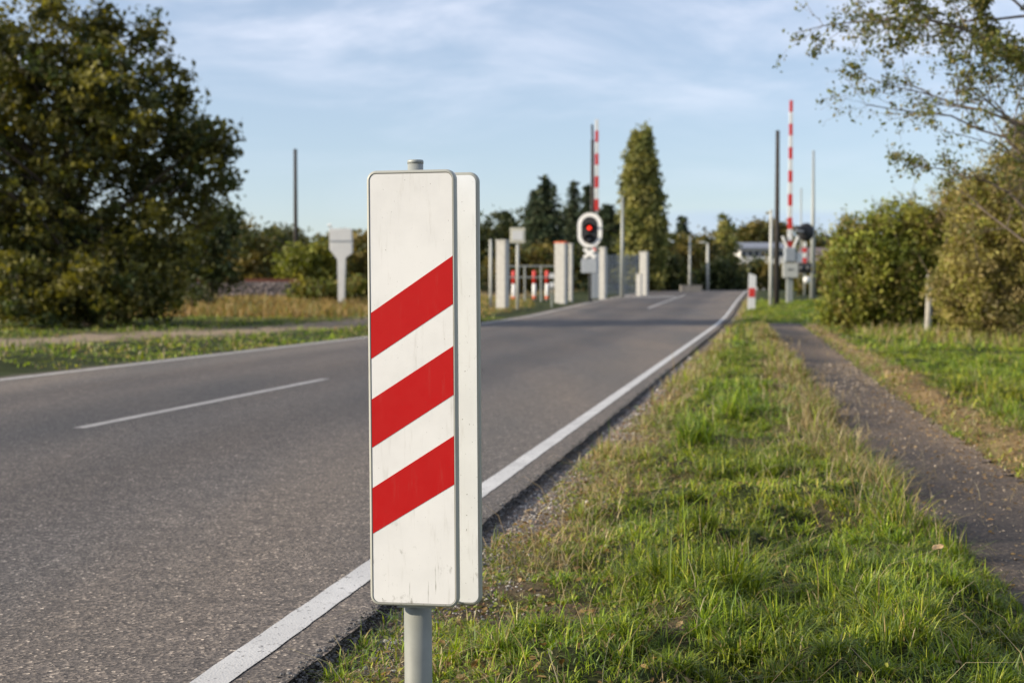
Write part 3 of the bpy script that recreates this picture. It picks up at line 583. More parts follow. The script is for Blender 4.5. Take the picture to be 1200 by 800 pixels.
tree('tree', 'low dark tree between marker edge and the yellowish square sign', 'tree', [(575, 275, 34, 26), (560, 285, 30, 30), (604, 290, 30, 26)], 120, 570, 170, .9, 42, .18, DARKG, trunk_r=.2)
tree('tree', 'dense dark evergreen mass below the pointed conifer tops left of the mast', 'tree', [(635, 285, 34, 46), (668, 285, 28, 42), (700, 290, 28, 44), (722, 285, 18, 40)], 124, 668, 420, .9, 46, .19, DARKG, trunk_r=.2)
def poplar(label, cols_, Y, px, nc, ls, pal):
    return tree('poplar_tree', label, 'tree', cols_, Y, px, int(nc * 1.3), .42, 48, ls, pal, 'upright poplars beyond the crossing', depth=.9, trunk_r=.3, limbs=30, asp=.6, hollow=.2)
poplar('tallest poplar with a narrow upright crown right of the left barrier', [(757, 158, 3, 9), (743, 162, 3, 8), (750, 172, 12, 13), (751, 190, 16.5, 18), (750, 212, 21, 21), (752, 236, 24.5, 24), (753, 262, 27, 26), (752, 290, 28, 27), (753, 320, 25, 18)], 105, 752, 950, .15, POP)
poplar('smaller distant poplar above the road left of the white building', [(848, 272, 8, 24), (849, 295, 14, 36), (842, 305, 14, 28)], 150, 848, 200, .2, POP)
gm = 'mixed trees closing the view beyond the crossing'
for i, (lab, lo, Y, pal) in enumerate((
    ('brown green hedge mass behind the pair of white pillars', [(610, 318, 26, 24), (585, 322, 26, 22), (636, 310, 20, 26)], 92, AUT),
    ('dull brown shrub between the left pillar with orange top and the red signal', [(662, 310, 24, 22), (690, 305, 24, 26)], 98, DARKG + AUT[:1]),
    ('dark rounded bush at the poplar foot beside the short white pillar', [(772, 318, 18, 24), (786, 325, 14, 16)], 112, DARKG),
    ('rust brown tree below the pointed conifer on the road axis', [(790, 300, 18, 28), (806, 308, 12, 24)], 140, AUT),
    ('green brown tree between the two lamp posts on the road axis', [(822, 300, 14, 26), (815, 312, 12, 20)], 145, AUT + DARKG[:1]),
    ('very dark bush under the distant poplar where the road ends', [(862, 334, 14, 10), (850, 324, 16, 16), (836, 326, 16, 14)], 128, DARKG),
    ('dark brown tree in front of the white building', [(876, 322, 16, 17), (890, 321, 16, 15), (866, 328, 12, 14)], 132, DARKG + AUT[:1]),
    ('low brown bush hiding the far right end of the white building', [(905, 326, 14, 15), (922, 328, 14, 15)], 130, AUT),
    ('russet bush filling the gap between signal post and hedge', [(963, 325, 16, 18), (978, 315, 12, 24), (945, 333, 16, 10)], 88, AUT + YG[:1]),
    ('rounded brown crown rising above the roof of the white building', [(888, 275, 18, 8), (908, 272, 14, 7)], 230, AUT),
    )):
    tree('tree', lab, 'tree', lo, Y, lo[0][0], 150, Y / 130, 42, .0017 * Y, pal, gm, trunk_r=.2, limbs=6)
# far wood on the skyline: one mass
V_, F_, C_ = [], [], []; pts = []
for px in range(-120, 1320, 7):
    Yv = 330 + 60 * vnoise(px * .05, 0, 3); hpy = 341 - 12 - 60 * 0 - 62 * (.55 + .5 * vnoise(px * .03, 7, 2)) * (.95 if px < 700 else .92)
    c = P(px, 341, Yv); topz = P(px, hpy, Yv).z; m = 420
    a = rng.normal(size=(m, 3)) * [2.6, 3, 1]; a[:, 2] = rng.random(m) ** .7 * (topz - .8) * rng.uniform(.85, 1.1); pts.append(np.array([c.x, Yv, .8]) + a)
pts = np.concatenate(pts); V, F, Cc = leaves(pts, rng.uniform(.5, 1.1, len(pts)), pick(AUT + DARKG, len(pts), .3), .6)
tag(obj('far_wood', npmesh('far_wood', V, F, Cc), M['leaf']), 'distant wood along the skyline', 'wood', kind='stuff')

# hedge on the right
gh = 'hedge bushes along the footpath'
tree('bush', 'dense yellow green hedge bush nearest the barrier, left end of the hedge', 'bush', [(1008, 310, 32, 62), (1050, 300, 42, 66), (995, 335, 24, 44), (1075, 318, 34, 58), (1030, 362, 56, 30), (1085, 350, 28, 30, 2), (1105, 285, 26, 46, 1.5), (985, 358, 22, 26), (1075, 258, 18, 20), (1020, 262, 16, 18)], 33, 1040, 1250, .28, 52, .050, [(.25, .27, .045), (.19, .225, .038), (.13, .155, .030), (.29, .28, .055), (.20, .17, .05)], gh, trunk_r=.06, limbs=90, spike=110, barkm='twig')
tree('bush', 'yellowish bush closing the hedge directly behind the weathered post', 'bush', [(1095, 300, 30, 62), (1120, 275, 28, 66), (1100, 352, 34, 34)], 33, 1105, 520, .28, 50, .046, [(.30, .27, .06), (.24, .24, .05), (.20, .20, .045), (.27, .20, .07)], gh, trunk_r=.05, limbs=60, spike=60, barkm='twig')
tree('bush', 'tall straggly olive brown hedge bush at the right edge of the picture', 'bush', [(1165, 290, 60, 80), (1135, 310, 32, 64), (1215, 270, 60, 100), (1150, 350, 70, 40), (1126, 352, 20, 38), (1175, 222, 40, 40), (1215, 190, 50, 66), (1150, 235, 30, 34), (1170, 380, 60, 22)], 26, 1170, 1800, .20, 48, .034, [(.33, .28, .085), (.27, .25, .07), (.35, .28, .12), (.30, .29, .06), (.20, .17, .07)], gh, trunk_r=.05, limbs=170, spike=120, barkm='twig')
# open tree reaching in from the right
def open_tree():
    Y0 = 13.5; b0 = Vector((PX(1330, Y0), Y0, G(PX(1330, Y0), Y0)))
    root = empty('overhanging_tree', b0, 'thinly leaved tree reaching bare twigs in from the top right corner', 'tree')
    segs = []; lp = []; B = np.array(b0)
    segs.append((np.zeros(3), np.array([-.05, 0, 1.4]), .11, .09)); segs.append((np.array([-.05, 0, 1.4]), np.array([-.2, .1, 3.6]), .09, .05))
    def grow(p0, p1, r0, lvl, sag):
        n = 7; prev = p0; ln = np.linalg.norm(p1 - p0); side = rng.normal(size=3) * ln * .05
        for i in range(1, n + 1):
            f = i / n; p = p0 + (p1 - p0) * f + side * math.sin(math.pi * f) + np.array([0, 0, sag * ln * math.sin(math.pi * f)]) + rng.normal(size=3) * ln * .012
            ra, rb = r0 * (1 - (i - 1) / n * .8), r0 * (1 - f * .8); segs.append((prev, p, max(ra, .0012), max(rb, .001)))
            d = (p - prev); d /= np.linalg.norm(d)
            if lvl < 3 and f > .18:
                for _ in range({0: 2, 1: 1, 2: 1}[lvl] if rng.random() < {0: 1, 1: .75, 2: .45}[lvl] else 0):
                    q = d * rng.uniform(.5, .95) + rng.normal(size=3) * .55; q[2] += .12; q /= np.linalg.norm(q)
                    l2 = ln * rng.uniform(.22, .42) * (1.15 - .45 * f); e_ = p + q * l2 + B; vis = 600 + FPX * e_[0] / e_[1] > 900 + 30 * rng.random()
                    if vis: grow(p, p + q * l2, rb * .6, lvl + 1, rng.uniform(-.05, .08))
            if lvl >= 2 or (f > .45 and rng.random() < .5):
                hz = (p + B); den = .8 if hz[2] > 3.05 else .22
                for _ in range(1):
                    if rng.random() < den * .8: lp.append(p + rng.normal(size=3) * .035)
            prev = p
        if True:
            if (p1 + B)[2] > 2.9 or rng.random() < .3: lp.extend([p1 + rng.normal(size=3) * .03 for _ in range(2)])
    for px, py, dy, px0, py0 in ((922, 40, -.3, 1215, 60), (1010, 95, .4, 1215, 150), (1030, 30, .6, 1215, 20), (1065, 5, -.6, 1215, -10), (1068, 190, .2, 1230, 260), (1015, 128, -.2, 1225, 200), (1100, 40, .8, 1230, 110), (1120, 95, -.8, 1240, 200),
                           (1150, 30, .2, 1240, 120), (1160, 120, .6, 1250, 260), (1180, 60, -.5, 1250, 200), (1060, -40, 0, 1230, 40), (1130, -30, .5, 1240, 40), (1110, 150, -.5, 1240, 290), (1190, 160, .2, 1250, 300), (1010, -30, .5, 1220, -20), (1095, 205, .4, 1240, 320)):
        s = np.array(P(px0, py0, Y0)) - B; e = np.array(P(px, py, Y0 + dy)) - B
        jz = min(3.5, max(.6, s[2] * .55)); j = np.array([-.05 - .068 * max(0, jz - 1.4), .045 * max(0, jz - 1.4), jz]); segs.append((j, s, .035, .02)); grow(s, e, .016, 0, rng.uniform(.0, .10))
    v, f = tube_np(segs, 5); obj('trunk', npmesh('trunk', v, f, smooth=True), M['twig'], root)
    lp = np.array(lp); n = len(lp); print('open tree leaves', n, 'segs', len(segs))
    V, F, Cc = leaves(lp, rng.uniform(.014, .028, n), pick([(.12, .14, .03), (.16, .17, .035), (.20, .17, .05), (.09, .11, .03)], n), .62)
    obj('crown', npmesh('crown', V, F, Cc), M['leaf'], root)
open_tree()

# ------------------------------------------------------------------ the striped marker in front
def rrect(w, h, r, n=8):
    pts = []
    for cx_, cz_, a0 in ((w / 2 - r, h / 2 - r, 0), (-w / 2 + r, h / 2 - r, 90), (-w / 2 + r, -h / 2 + r, 180), (w / 2 - r, -h / 2 + r, 270)):
        for i in range(n + 1): a = R(a0 + 90 * i / n); pts.append((cx_ + r * math.cos(a), cz_ + r * math.sin(a)))
    return pts
def sweep(bm, loops, capf=True, capb=True):
    rings = [[bm.verts.new((x, y, z)) for x, z in pts] for pts, y in loops]
    n = len(rings[0])
    for A, B in zip(rings, rings[1:]):
        for k in range(n): bm.faces.new((A[k], A[(k + 1) % n], B[(k + 1) % n], B[k]))
    if capf: bm.faces.new(rings[0])
    if capb: bm.faces.new(rings[-1][::-1])
def signmat(name, col, dirt, rough=.42, seed=0):
    m = bpy.data.materials.new(name); t, N, L, b = nodes(m); b.inputs['Roughness'].default_value = rough; b.inputs['Specular IOR Level'].default_value = .4
    tcn = N.new('ShaderNodeTexCoord')
    def noise(scale, detail, sc=(1, 1, 1), rot=(0, 0, 0)):
        mp_ = N.new('ShaderNodeMapping'); mp_.inputs['Scale'].default_value = sc; mp_.inputs['Rotation'].default_value = rot; mp_.inputs['Location'].default_value = (seed, seed * .7, seed * 1.3); L.new(tcn.outputs['Object'], mp_.inputs[0])
        q = N.new('ShaderNodeTexNoise'); q.inputs['Scale'].default_value = scale; q.inputs['Detail'].default_value = detail; q.inputs['Roughness'].default_value = .62; L.new(mp_.outputs[0], q.inputs['Vector']); return q.outputs['Fac']
    def ramp(v, a, b_, ta=0., tb=1.):
        q = N.new('ShaderNodeMapRange'); q.inputs['From Min'].default_value = a; q.inputs['From Max'].default_value = b_; q.inputs['To Min'].default_value = ta; q.inputs['To Max'].default_value = tb; q.interpolation_type = 'SMOOTHSTEP'; L.new(v, q.inputs[0]); return q.outputs[0]
    def mth(op, a, b_):
        q = N.new('ShaderNodeMath'); q.operation = op
        for i, v in enumerate((a, b_)):
            if isinstance(v, (int, float)): q.inputs[i].default_value = v
            else: L.new(v, q.inputs[i])
        return q.outputs[0]
    def mix(f, A, Bc):
        q = N.new('ShaderNodeMix'); q.data_type = 'RGBA'; L.new(f, q.inputs['Factor'])
        for s_, v in (('A', A), ('B', Bc)):
            if isinstance(v, tuple): q.inputs[s_].default_value = (*v, 1)
            else: L.new(v, q.inputs[s_])
        return q.outputs['Result']
    soft = ramp(noise(5, 5), .35, .7, 0, .35 * dirt); c = mix(soft, col, tuple(x * .72 for x in col))
    film = ramp(noise(60, 6, (1, 1, .12)), .55, .8, 0, .35 * dirt); c = mix(film, c, (.30, .27, .21))
    sepn = N.new('ShaderNodeSeparateXYZ'); L.new(tcn.outputs['Object'], sepn.inputs[0])
    low = ramp(sepn.outputs['Z'], -.22, -.50, 0, 1)                 # more grime low on the board
    gr_ = mth('MULTIPLY', ramp(noise(85, 7, (1, 1, .07)), .60, .68), low); c = mix(mth('MULTIPLY', gr_, .85 * dirt), c, (.20, .18, .14))
    sm_ = mth('MULTIPLY', ramp(noise(38, 8, (1, 1, .6)), .60, .72), low); c = mix(mth('MULTIPLY', sm_, .75 * dirt), c, (.24, .23, .19))
    chips = ramp(noise(190, 2), .715, .735); c = mix(mth('MULTIPLY', chips, .8 * dirt), c, (.10, .09, .07))
    L.new(c, b.inputs['Base Color'])
    rr = ramp(noise(30, 4), .3, .7, rough - .08, rough + .12); L.new(rr, b.inputs['Roughness'])
    bp = N.new('ShaderNodeBump'); bp.inputs['Strength'].default_value = .08; bp.inputs['Distance'].default_value = .01; L.new(noise(7, 3), bp.inputs['Height']); L.new(bp.outputs[0], b.inputs['Normal'])
    return m
M['sheet'] = signmat('white_sheeting', (.765, .76, .73), 1.0); M['sheetback'] = signmat('grey_white_coating', (.84, .86, .86), .8, .45, 3)
M['rim'] = signmat('rim_coating', (.38, .385, .34), .7, .38, 5); M['stripe'] = signmat('red_sheeting', (.46, .006, .006), .3, .55, 9); M['stripe'].node_tree.nodes['Principled BSDF'].inputs['Specular IOR Level'].default_value = .2
M['groove'] = mat('dirty_groove', (.10, .09, .075), .9)
ang = R(-10.0); SY = 3.30; SX = PX(496.0, SY)
gzs = G(SX, SY)
mk = empty('countdown_marker', (SX, SY, gzs), 'tall white roadside marker plate with three slanting red stripes on a steel post', 'road marker', rz=ang)
PW, PH, PRr = .2085, .997, .023
zc = HC + (HORY - 454.0) / FPX * SY - gzs
mk.rotation_euler = (0, R(-.35), ang)
def panel(name, parent, y0, xoff, zoff, mface, flip=1, wid=PW, hgt=PH):
    """y0: outer face; the tray is 22 mm deep, its folded rim rolls round the face"""
    s = flip; bm = bmesh.new()
    sweep(bm, [(rrect(wid - .0141, hgt - .0141, PRr - .0070), y0 + s * .0005), (rrect(wid - .0141, hgt - .0141, PRr - .0070), y0 + s * .012)])
    face = obj(name, bm, mface, parent); face.location = (xoff, 0, zc + zoff)
    bm = bmesh.new(); ro = .0068; L_ = [(rrect(wid - 2 * ro - .0004, hgt - 2 * ro - .0004, PRr - ro), y0 + s * .0008)]
    for a in range(0, 91, 15):      # edge folded back round a tight radius
        k_ = 1 - math.sin(R(a)); L_.append((rrect(wid - 2 * ro * k_, hgt - 2 * ro * k_, PRr - ro * k_), y0 - s * .0004 + s * ro * (1 - math.cos(R(a)))))
    L_ += [(rrect(wid, hgt, PRr), y0 + s * .018), (rrect(wid - .004, hgt - .004, PRr - .002), y0 + s * .021)]
    L_ += [(rrect(wid - .03, hgt - .03, PRr - .012), y0 + s * .021)]
    sweep(bm, L_, False, True)
    rim = obj('rim', bm, M['rim'], face, True)
    bm = bmesh.new(); g = rrect(wid - .0160, hgt - .0160, PRr - .0080); g2 = rrect(wid - .0140, hgt - .0140, PRr - .0070)
    A = [bm.verts.new((x, y0 + s * .0002, z)) for x, z in g]; B = [bm.verts.new((x, y0 + s * .0002, z)) for x, z in g2]
    for k in range(len(A)): bm.faces.new((A[k], A[(k + 1) % len(A)], B[(k + 1) % len(A)], B[k]))
    obj('joint', bm, M['groove'], face)
    return face
fpn = panel('front_panel', mk, -.064, -.006, 0, M['sheet'])
# stripes: heights on the left and right edges of the face, in photo pixels below the top
wf = (PW - .0162) / 2
for yl0, yl1, yr0, yr1 in ((366, 419, 301, 356), (466, 522, 404, 460), (569, 622, 507, 563)):
    z = lambda p: (454.0 - p) / 505.0
    bm = bmesh.new(); q = [(-wf, z(yl1)), (wf, z(yr1)), (wf, z(yr0)), (-wf, z(yl0))]
    fr = [bm.verts.new((x, -.0641, zz)) for x, zz in q]; bk_ = [bm.verts.new((x, -.0634, zz)) for x, zz in q]
    bm.faces.new(fr)
    for k in range(4): bm.faces.new((fr[k], bk_[k], bk_[(k + 1) % 4], fr[(k + 1) % 4]))
    st = obj('stripe', bm, M['stripe'], fpn)
# second plate, back to back
bpn = panel('back_panel', mk, .104, .0175, -.0105, M['sheetback'], -1, PW, PH * 1.030)
bmb = bmesh.new(); ro = .0062; BL = [(rrect(PW - 2 * ro, PH * 1.03 - 2 * ro, PRr - ro), .0820)]
for a in range(0, 91, 15): k_ = 1 - math.sin(R(a)); BL.append((rrect(PW + .001 - 2 * ro * k_, PH * 1.03 + .001 - 2 * ro * k_, PRr - ro * k_), .0820 + ro * (1 - math.cos(R(a)))))
sweep(bmb, BL + [(rrect(PW + .001, PH * 1.03 + .001, PRr), .096)], True, True); o = obj('folded_edge', bmb, M['rim'], bpn, True)
bmb = bmesh.new(); sweep(bmb, [(rrect(PW - .0135, PH * 1.03 - .0135, PRr - .0065), .0812), (rrect(PW - .0135, PH * 1.03 - .0135, PRr - .0065), .0816)]); obj('inner_sheet', bmb, M['sheetback'], bpn)
bpn['label'] = 'plain white plate facing the other way'
bm = bmesh.new(); tube(bm, [(-.013, 0, -.4), (-.013, 0, zc - .47)], .0325, 32); tube(bm, [(-.013, 0, zc - .47), (-.013, 0, zc - .465)], [.0325, .027], 32)
post = obj('post', bm, M['galv_post'] if 'galv_post' in M else mat('coated_grey_post', (.21, .22, .195), .62, .0, var=.10, scale=20), mk, True)
bm = bmesh.new(); tube(bm, [(-.010, 0, zc - .48), (-.010, 0, zc + .518)], .0182, 24); obj('inner_tube', bm, M['galv'], post, True)
bm = bmesh.new(); tube(bm, [(-.010, 0, zc + .5175), (-.010, 0, zc + .524), (-.010, 0, zc + .5262)], [.0188, .0188, .0176], 24); obj('cap', bm, M['galv'], post, True)
for zz in (-.486,):
    bm = bmesh.new(); bx(bm, -.05, .04, -.046, -.0425, zc + zz - .02, zc + zz + .02, .001); bx(bm, -.05, .04, .076, .0795, zc + zz - .02, zc + zz + .02, .001)
    tube(bm, [(-.010, -.05, zc + zz), (-.010, .082, zc + zz)], .0028, 8)
    tube(bm, [(-.010, 0, zc + zz - .018), (-.010, 0, zc + zz + .018)], .0225, 20); obj('clamp', bm, M['galv'], mk)

# ------------------------------------------------------------------ crossing furniture
def pole(name, label, cat, px, ytop, Y, w0, w1, m, group=None, px_top=None, n=10, extra=None):
    """round pole; widths in photo pixels at the base and the top"""
    b0 = base(px, Y); tp = P(px_top or px, ytop, Y) - b0; s = Y / FPX / 2
    root = empty(name, b0, label, cat, group)
    bm = bmesh.new(); tube(bm, [(0, 0, -.3), tuple(tp * .5), tuple(tp)], [w0 * s, (w0 + w1) / 2 * s, w1 * s], n); obj('shaft', bm, M[m], root, True)
    bm = bmesh.new(); tube(bm, [tuple(tp), tuple(tp + Vector((0, 0, .04))), tuple(tp + Vector((0, 0, .09)))], [w1 * s * 1.15, w1 * s * 1.15, w1 * s * .4], n); obj('cap', bm, M[m], root, True)
    if extra: extra(root, tp, s)
    return root
pole('wooden_mast', 'tall dark wooden mast above the bushes left of the striped marker', 'mast', 347, 177, 92, 5.5, 4, 'darkwood')
def ant(root, tp, s):
    bm = bmesh.new(); tube(bm, [tuple(tp), tuple(tp + Vector((-.03, 0, 1.0)))], .07, 6); obj('antenna', bm, M['dark'], root)
pole('wooden_mast', 'dark wooden mast rising directly behind the red signal lamp', 'mast', 694, 166, 88, 5.5, 4, 'darkwood', extra=ant)
pole('wooden_mast', 'dark wooden mast right beside the right barrier arm', 'mast', 910, 156, 64, 7, 4.5, 'darkwood')
pole('steel_pole', 'pale thin steel pole touching the dark mast on its left', 'pole', 903, 248, 62, 4.2, 3.4, 'pale')
pole('steel_pole', 'tall pale green grey pole right of the black signal head', 'pole', 952, 179, 76, 7, 2.4, 'galv')
pole('steel_pole', 'faint thin far pole seen between barrier arm and grey pole', 'pole', 938, 222, 130, 2.0, 1.6, 'galv')
pole('steel_pole', 'grey pole standing in front of the tall poplar', 'pole', 729, 232, 80, 5.2, 3.0, 'galv')
pole('steel_pole', 'thin grey post nearest the striped marker, left of the first white pillar', 'pole', 575, 283, 58, 3.8, 3.4, 'pale')
def lamp_head(dx):
    def f(root, tp, s):
        bm = bmesh.new(); tube(bm, [tuple(tp), tuple(tp + Vector((dx * .5, 0, .12)))], .04, 8); bx(bm, min(dx * .4, dx * 1.3), max(dx * .4, dx * 1.3), -.12, .12, tp.z + .06, tp.z + .2, .03); obj('lamp_head', bm, M['pale'], root)
    return f
pole('street_lamp', 'nearer grey lamp post above the low white block on the road axis', 'street lamp', 808, 277, 104, 3.4, 2.2, 'pale', 'lamp posts on the road axis', extra=lamp_head(.3))
pole('street_lamp', 'second grey lamp post right of the white block, its head turned left', 'street lamp', 829, 286, 112, 3.8, 3.0, 'pale', 'lamp posts on the road axis', extra=lamp_head(-.5))
def block(name, label, cat, x0, x1, y0, Y, dep, m, group=None, bev=.03, capm=None, y1=None):
    b0 = base((x0 + x1) / 2, Y); wv = (x1 - x0) / FPX * Y; z1 = P(0, y0, Y).z - b0.z
    root = empty(name, b0, label, cat, group); root.rotation_euler = (0, 0, R(-22) if wv < 1 else 0); bm = bmesh.new(); bx(bm, -wv / 2, wv / 2, -dep / 2, dep / 2, -.2, z1, bev)
    obj('body', bm, M[m], root)
    bm = bmesh.new(); bx(bm, -wv / 2 - .02, wv / 2 + .02, -dep / 2 - .02, dep / 2 + .02, z1 + .003, z1 + .06, .015); obj('cap', bm, M[capm or m], root)
    return root
gp = 'white pillars beside the crossing'
block('white_pillar', 'tallest white pillar, nearest the striped marker', 'pillar', 583, 595, 283, 57, .42, 'concrete', gp)
block('white_pillar', 'white pillar with an orange top left of the red signal', 'pillar', 651, 664, 285, 66, .40, 'concrete', gp, capm='orange')
block('white_pillar', 'slim pale pillar just behind the orange topped one', 'pillar', 667, 671, 287, 70, .2, 'concrete', gp)
block('white_pillar', 'white pillar half hidden right behind the red signal', 'pillar', 703, 710, 291, 76, .35, 'concrete', gp)
block('white_pillar', 'white pillar at the right end of the grey slat fence', 'pillar', 750, 759, 296, 86, .4, 'concrete', gp)
block('white_pillar', 'knee high white pillar at the road side end of the grey slat fence', 'pillar', 746, 752, 322, 84, .25, 'concrete', gp)
block('concrete_block', 'long low white block at the foot of the nearer lamp post', 'block', 797, 822, 335, 102, .6, 'kerbstone')
# red and white bollards
def bollard(px, label, ytop=317, Y=71, w=4.4):
    b0 = base(px, Y); H = P(0, ytop, Y).z - b0.z; r = w / FPX * Y / 2
    root = empty('striped_bollard', b0, label, 'bollard', 'red and white bollards')
    bm = bmesh.new(); tube(bm, [(0, 0, -.1), (0, 0, H * .55)], r, 14); obj('shaft', bm, M['white'], root, True)
    bm = bmesh.new(); tube(bm, [(0, 0, H * .552), (0, 0, H - r * .4), (0, 0, H)], [r * 1.01, r * 1.01, r * .5], 14); obj('red_top', bm, M['red'], root, True)
    bm = bmesh.new(); tube(bm, [(0, 0, .02), (0, 0, H * .12)], r * 1.02, 14); obj('red_band', bm, M['orange'], root, True)
bollard(602, 'red and white bollard nearest the tallest white pillar'); bollard(626, 'middle red and white bollard of the three'); bollard(641, 'red and white bollard beside the two white discs')
# small plate with two discs
b0 = base(646.5, 61); r_ = empty('disc_post', b0, 'short post carrying two white discs one above the other', 'post')
bm = bmesh.new(); tube(bm, [(0, 0, -.1), (0, 0, .95)], .03, 8); obj('shaft', bm, M['galv'], r_)
for yy in (323, 333.5):
    zz = P(0, yy, 61).z - b0.z; bm = bmesh.new(); tube(bm, [(0, -.05, zz), (0, -.09, zz)], .115, 18); obj('disc', bm, M['white'], r_)
# yellowish square sign seen from behind
b0 = base(606.5, 56); r_ = empty('square_sign', b0, 'cream square sign board on a thin white post', 'sign')
zt = P(0, 267, 56).z - b0.z; zb = P(0, 285, 56).z - b0.z; h_ = 8.8 / FPX * 56
bm = bmesh.new(); tube(bm, [(0, 0, -.2), (0, 0, zt - .02)], .058, 12); obj('post', bm, M['pale'], r_, True)
bm = bmesh.new(); bx(bm, -h_, h_, -.10, -.07, zb, zt, .012); bd = obj('board', bm, mat('cream_board', (.62, .60, .47), .6, var=.08), r_)
bm = bmesh.new(); bx(bm, -h_ * .72, h_ * .72, -.112, -.103, zb + .12, zt - .12, .004); obj('inner_field', bm, M['white'], bd)
# relay housing: board tapering into a pedestal
Yh = 60; b0 = base(400, Yh); r_ = empty('relay_housing', b0, 'white funnel shaped equipment housing on a pedestal beyond the track bushes', 'housing'); s = Yh / FPX
zf = lambda y: P(0, y, Yh).z - b0.z
bm = bmesh.new(); prof = [(-13.5, 268), (13, 268), (13.5, 297), (4.8, 302), (3.9, 360), (-3.4, 360), (-3.4, 304), (-13, 293)]
A = [bm.verts.new((x * s, -.18, zf(y))) for x, y in prof]; B = [bm.verts.new((x * s, .18, zf(y))) for x, y in prof]; bm.faces.new(A); bm.faces.new(B[::-1])
for k in range(len(A)): bm.faces.new((A[k], B[k], B[(k + 1) % len(A)], A[(k + 1) % len(A)]))
bmesh.ops.bevel(bm, geom=bm.edges[:], offset=.025, segments=2, affect='EDGES'); obj('body', bm, M['white'], r_)
bm = bmesh.new(); bx(bm, -13.2 * s, 12.6 * s, -.205, -.183, zf(283), zf(282), .003); obj('seam', bm, M['grey'], r_)
bm = bmesh.new(); tube(bm, [(-10 * s, 0, zf(268)), (-13.5 * s, 0, zf(265))], .02, 8); tube(bm, [(-15 * s, 0, zf(265)), (-11.5 * s, 0, zf(264))], .07, 12); obj('lamp', bm, M['white'], r_)
# grey slat fence
def fence(label, x0, x1, y0, Y, m, posts, pitch, nm='slat_fence', rails=(.2, .8)):
    b0 = base((x0 + x1) / 2, Y); W = (x1 - x0) / FPX * Y; H = P(0, y0, Y).z - b0.z; r_ = empty(nm, b0, label, 'fence')
    bm = bmesh.new(); k = int(W / pitch)
    for i in range(k): x = -W / 2 + (i + .5) * W / k; bx(bm, x - pitch * .23, x + pitch * .23, -.012, .012, .05, H * (1 + .01 * math.sin(i * 7)), 0)
    for f in rails: bx(bm, -W / 2, W / 2, .014, .05, H * f - .03, H * f + .03, 0)
    obj('slats', bm, M[m], r_)
    for i in range(posts): x = -W / 2 + i * W / (posts - 1); bm = bmesh.new(); bx(bm, x - .045, x + .045, .055, .14, -.2, H + .05, .01); obj('post', bm, M[m], r_)
fence('grey upright slat fence between the red signal and the poplar', 711, 747, 299, 87, 'slat', 4, .17)
# low tubular railing behind the bollards
b0 = base(625, 68); r_ = empty('low_railing', b0, 'low grey tube railing behind the red and white bollards', 'railing'); s = 68 / FPX
for yy in (312, 325): 
    zz = P(0, yy, 68).z - b0.z; bm = bmesh.new(); tube(bm, [(-30 * s, 0, zz), (28 * s, 0, zz)], .035, 8); obj('rail', bm, M['galv'], r_)
for xx in (-30, -10, 9, 28): bm = bmesh.new(); tube(bm, [(xx * s, 0, -.1), (xx * s, 0, P(0, 311.5, 68).z - b0.z)], .04, 8); obj('post', bm, M['galv'], r_)

# red light signal on the left side
Ys = 68; b0 = base(691.5, Ys); s = Ys / FPX; zf = lambda y: P(0, y, Ys).z - b0.z
sg = empty('crossing_signal', b0, 'railway crossing signal with lit red lamp on a black oval edged in white', 'traffic signal', rz=R(-13))
def oval(hw, hh, n=14):
    pts = []
    for c, a0 in ((hh - hw, 0), (-(hh - hw), 180)):
        for i in range(n + 1): a = R(a0 + 180 * i / n); pts.append((hw * math.cos(a), c + hw * math.sin(a)))
    return pts
zc_ = zf(270)
bm = bmesh.new(); sweep(bm, [([(x, z + zc_) for x, z in oval(9.9 * s, 15.9 * s)], -.15), ([(x, z + zc_) for x, z in oval(9.9 * s, 15.9 * s)], -.11)]); pl = obj('backboard', bm, M['black'], sg)
bm = bmesh.new(); oo = [(x, z + zc_) for x, z in oval(14.4 * s, 20.4 * s)]; oi = [(x, z + zc_) for x, z in oval(9.8 * s, 15.8 * s)]
rings = []
for pts, y in ((oi, -.115), (oi, -.165), (oo, -.165), (oo, -.115)): rings.append([bm.verts.new((x, y, z)) for x, z in pts])
for k in range(4):
    A, B = rings[k], rings[(k + 1) % 4]
    for i in range(len(A)): bm.faces.new((A[i], A[(i + 1) % len(A)], B[(i + 1) % len(A)], B[i]))
obj('white_border', bm, M['white'], sg)
lit = bpy.data.materials.new('lit_red_lens'); t, N, L, b = nodes(lit); b.inputs['Base Color'].default_value = (.8, .02, .01, 1); b.inputs['Emission Color'].default_value = (1, .035, .012, 1); b.inputs['Emission Strength'].default_value = 1.3
def lamp(cz, m, par):
    bm = bmesh.new(); tube(bm, [(0, -.155, cz), (0, -.24, cz)], 5.4 * s, 20); h = obj('lamp_housing', bm, M['black'], par, True)
    bm = bmesh.new(); tube(bm, [(0, -.243, cz), (0, -.255, cz), (0, -.262, cz)], [2.4 * s, 2.1 * s, 1.3 * s], 20); obj('lens', bm, m, h, True)
    bm = bmesh.new(); n = 16; A = []; B = []
    for i in range(n + 1):
        a = R(-10 + 200 * i / n); A.append(bm.verts.new((5.6 * s * math.cos(a), -.24, cz + 5.6 * s * math.sin(a)))); B.append(bm.verts.new((5.6 * s * math.cos(a), -.24 - .26 * max(.05, math.sin(a) * .9 + .1), cz + 5.6 * s * math.sin(a))))
    for i in range(n): bm.faces.new((A[i], A[i + 1], B[i + 1], B[i]))
    v = obj('visor', bm, M['black'], h); sd = v.modifiers.new('s', 'SOLIDIFY'); sd.thickness = .012
lamp(zf(267.5), lit, pl); lamp(zf(280.5), M['glassdark'], pl)
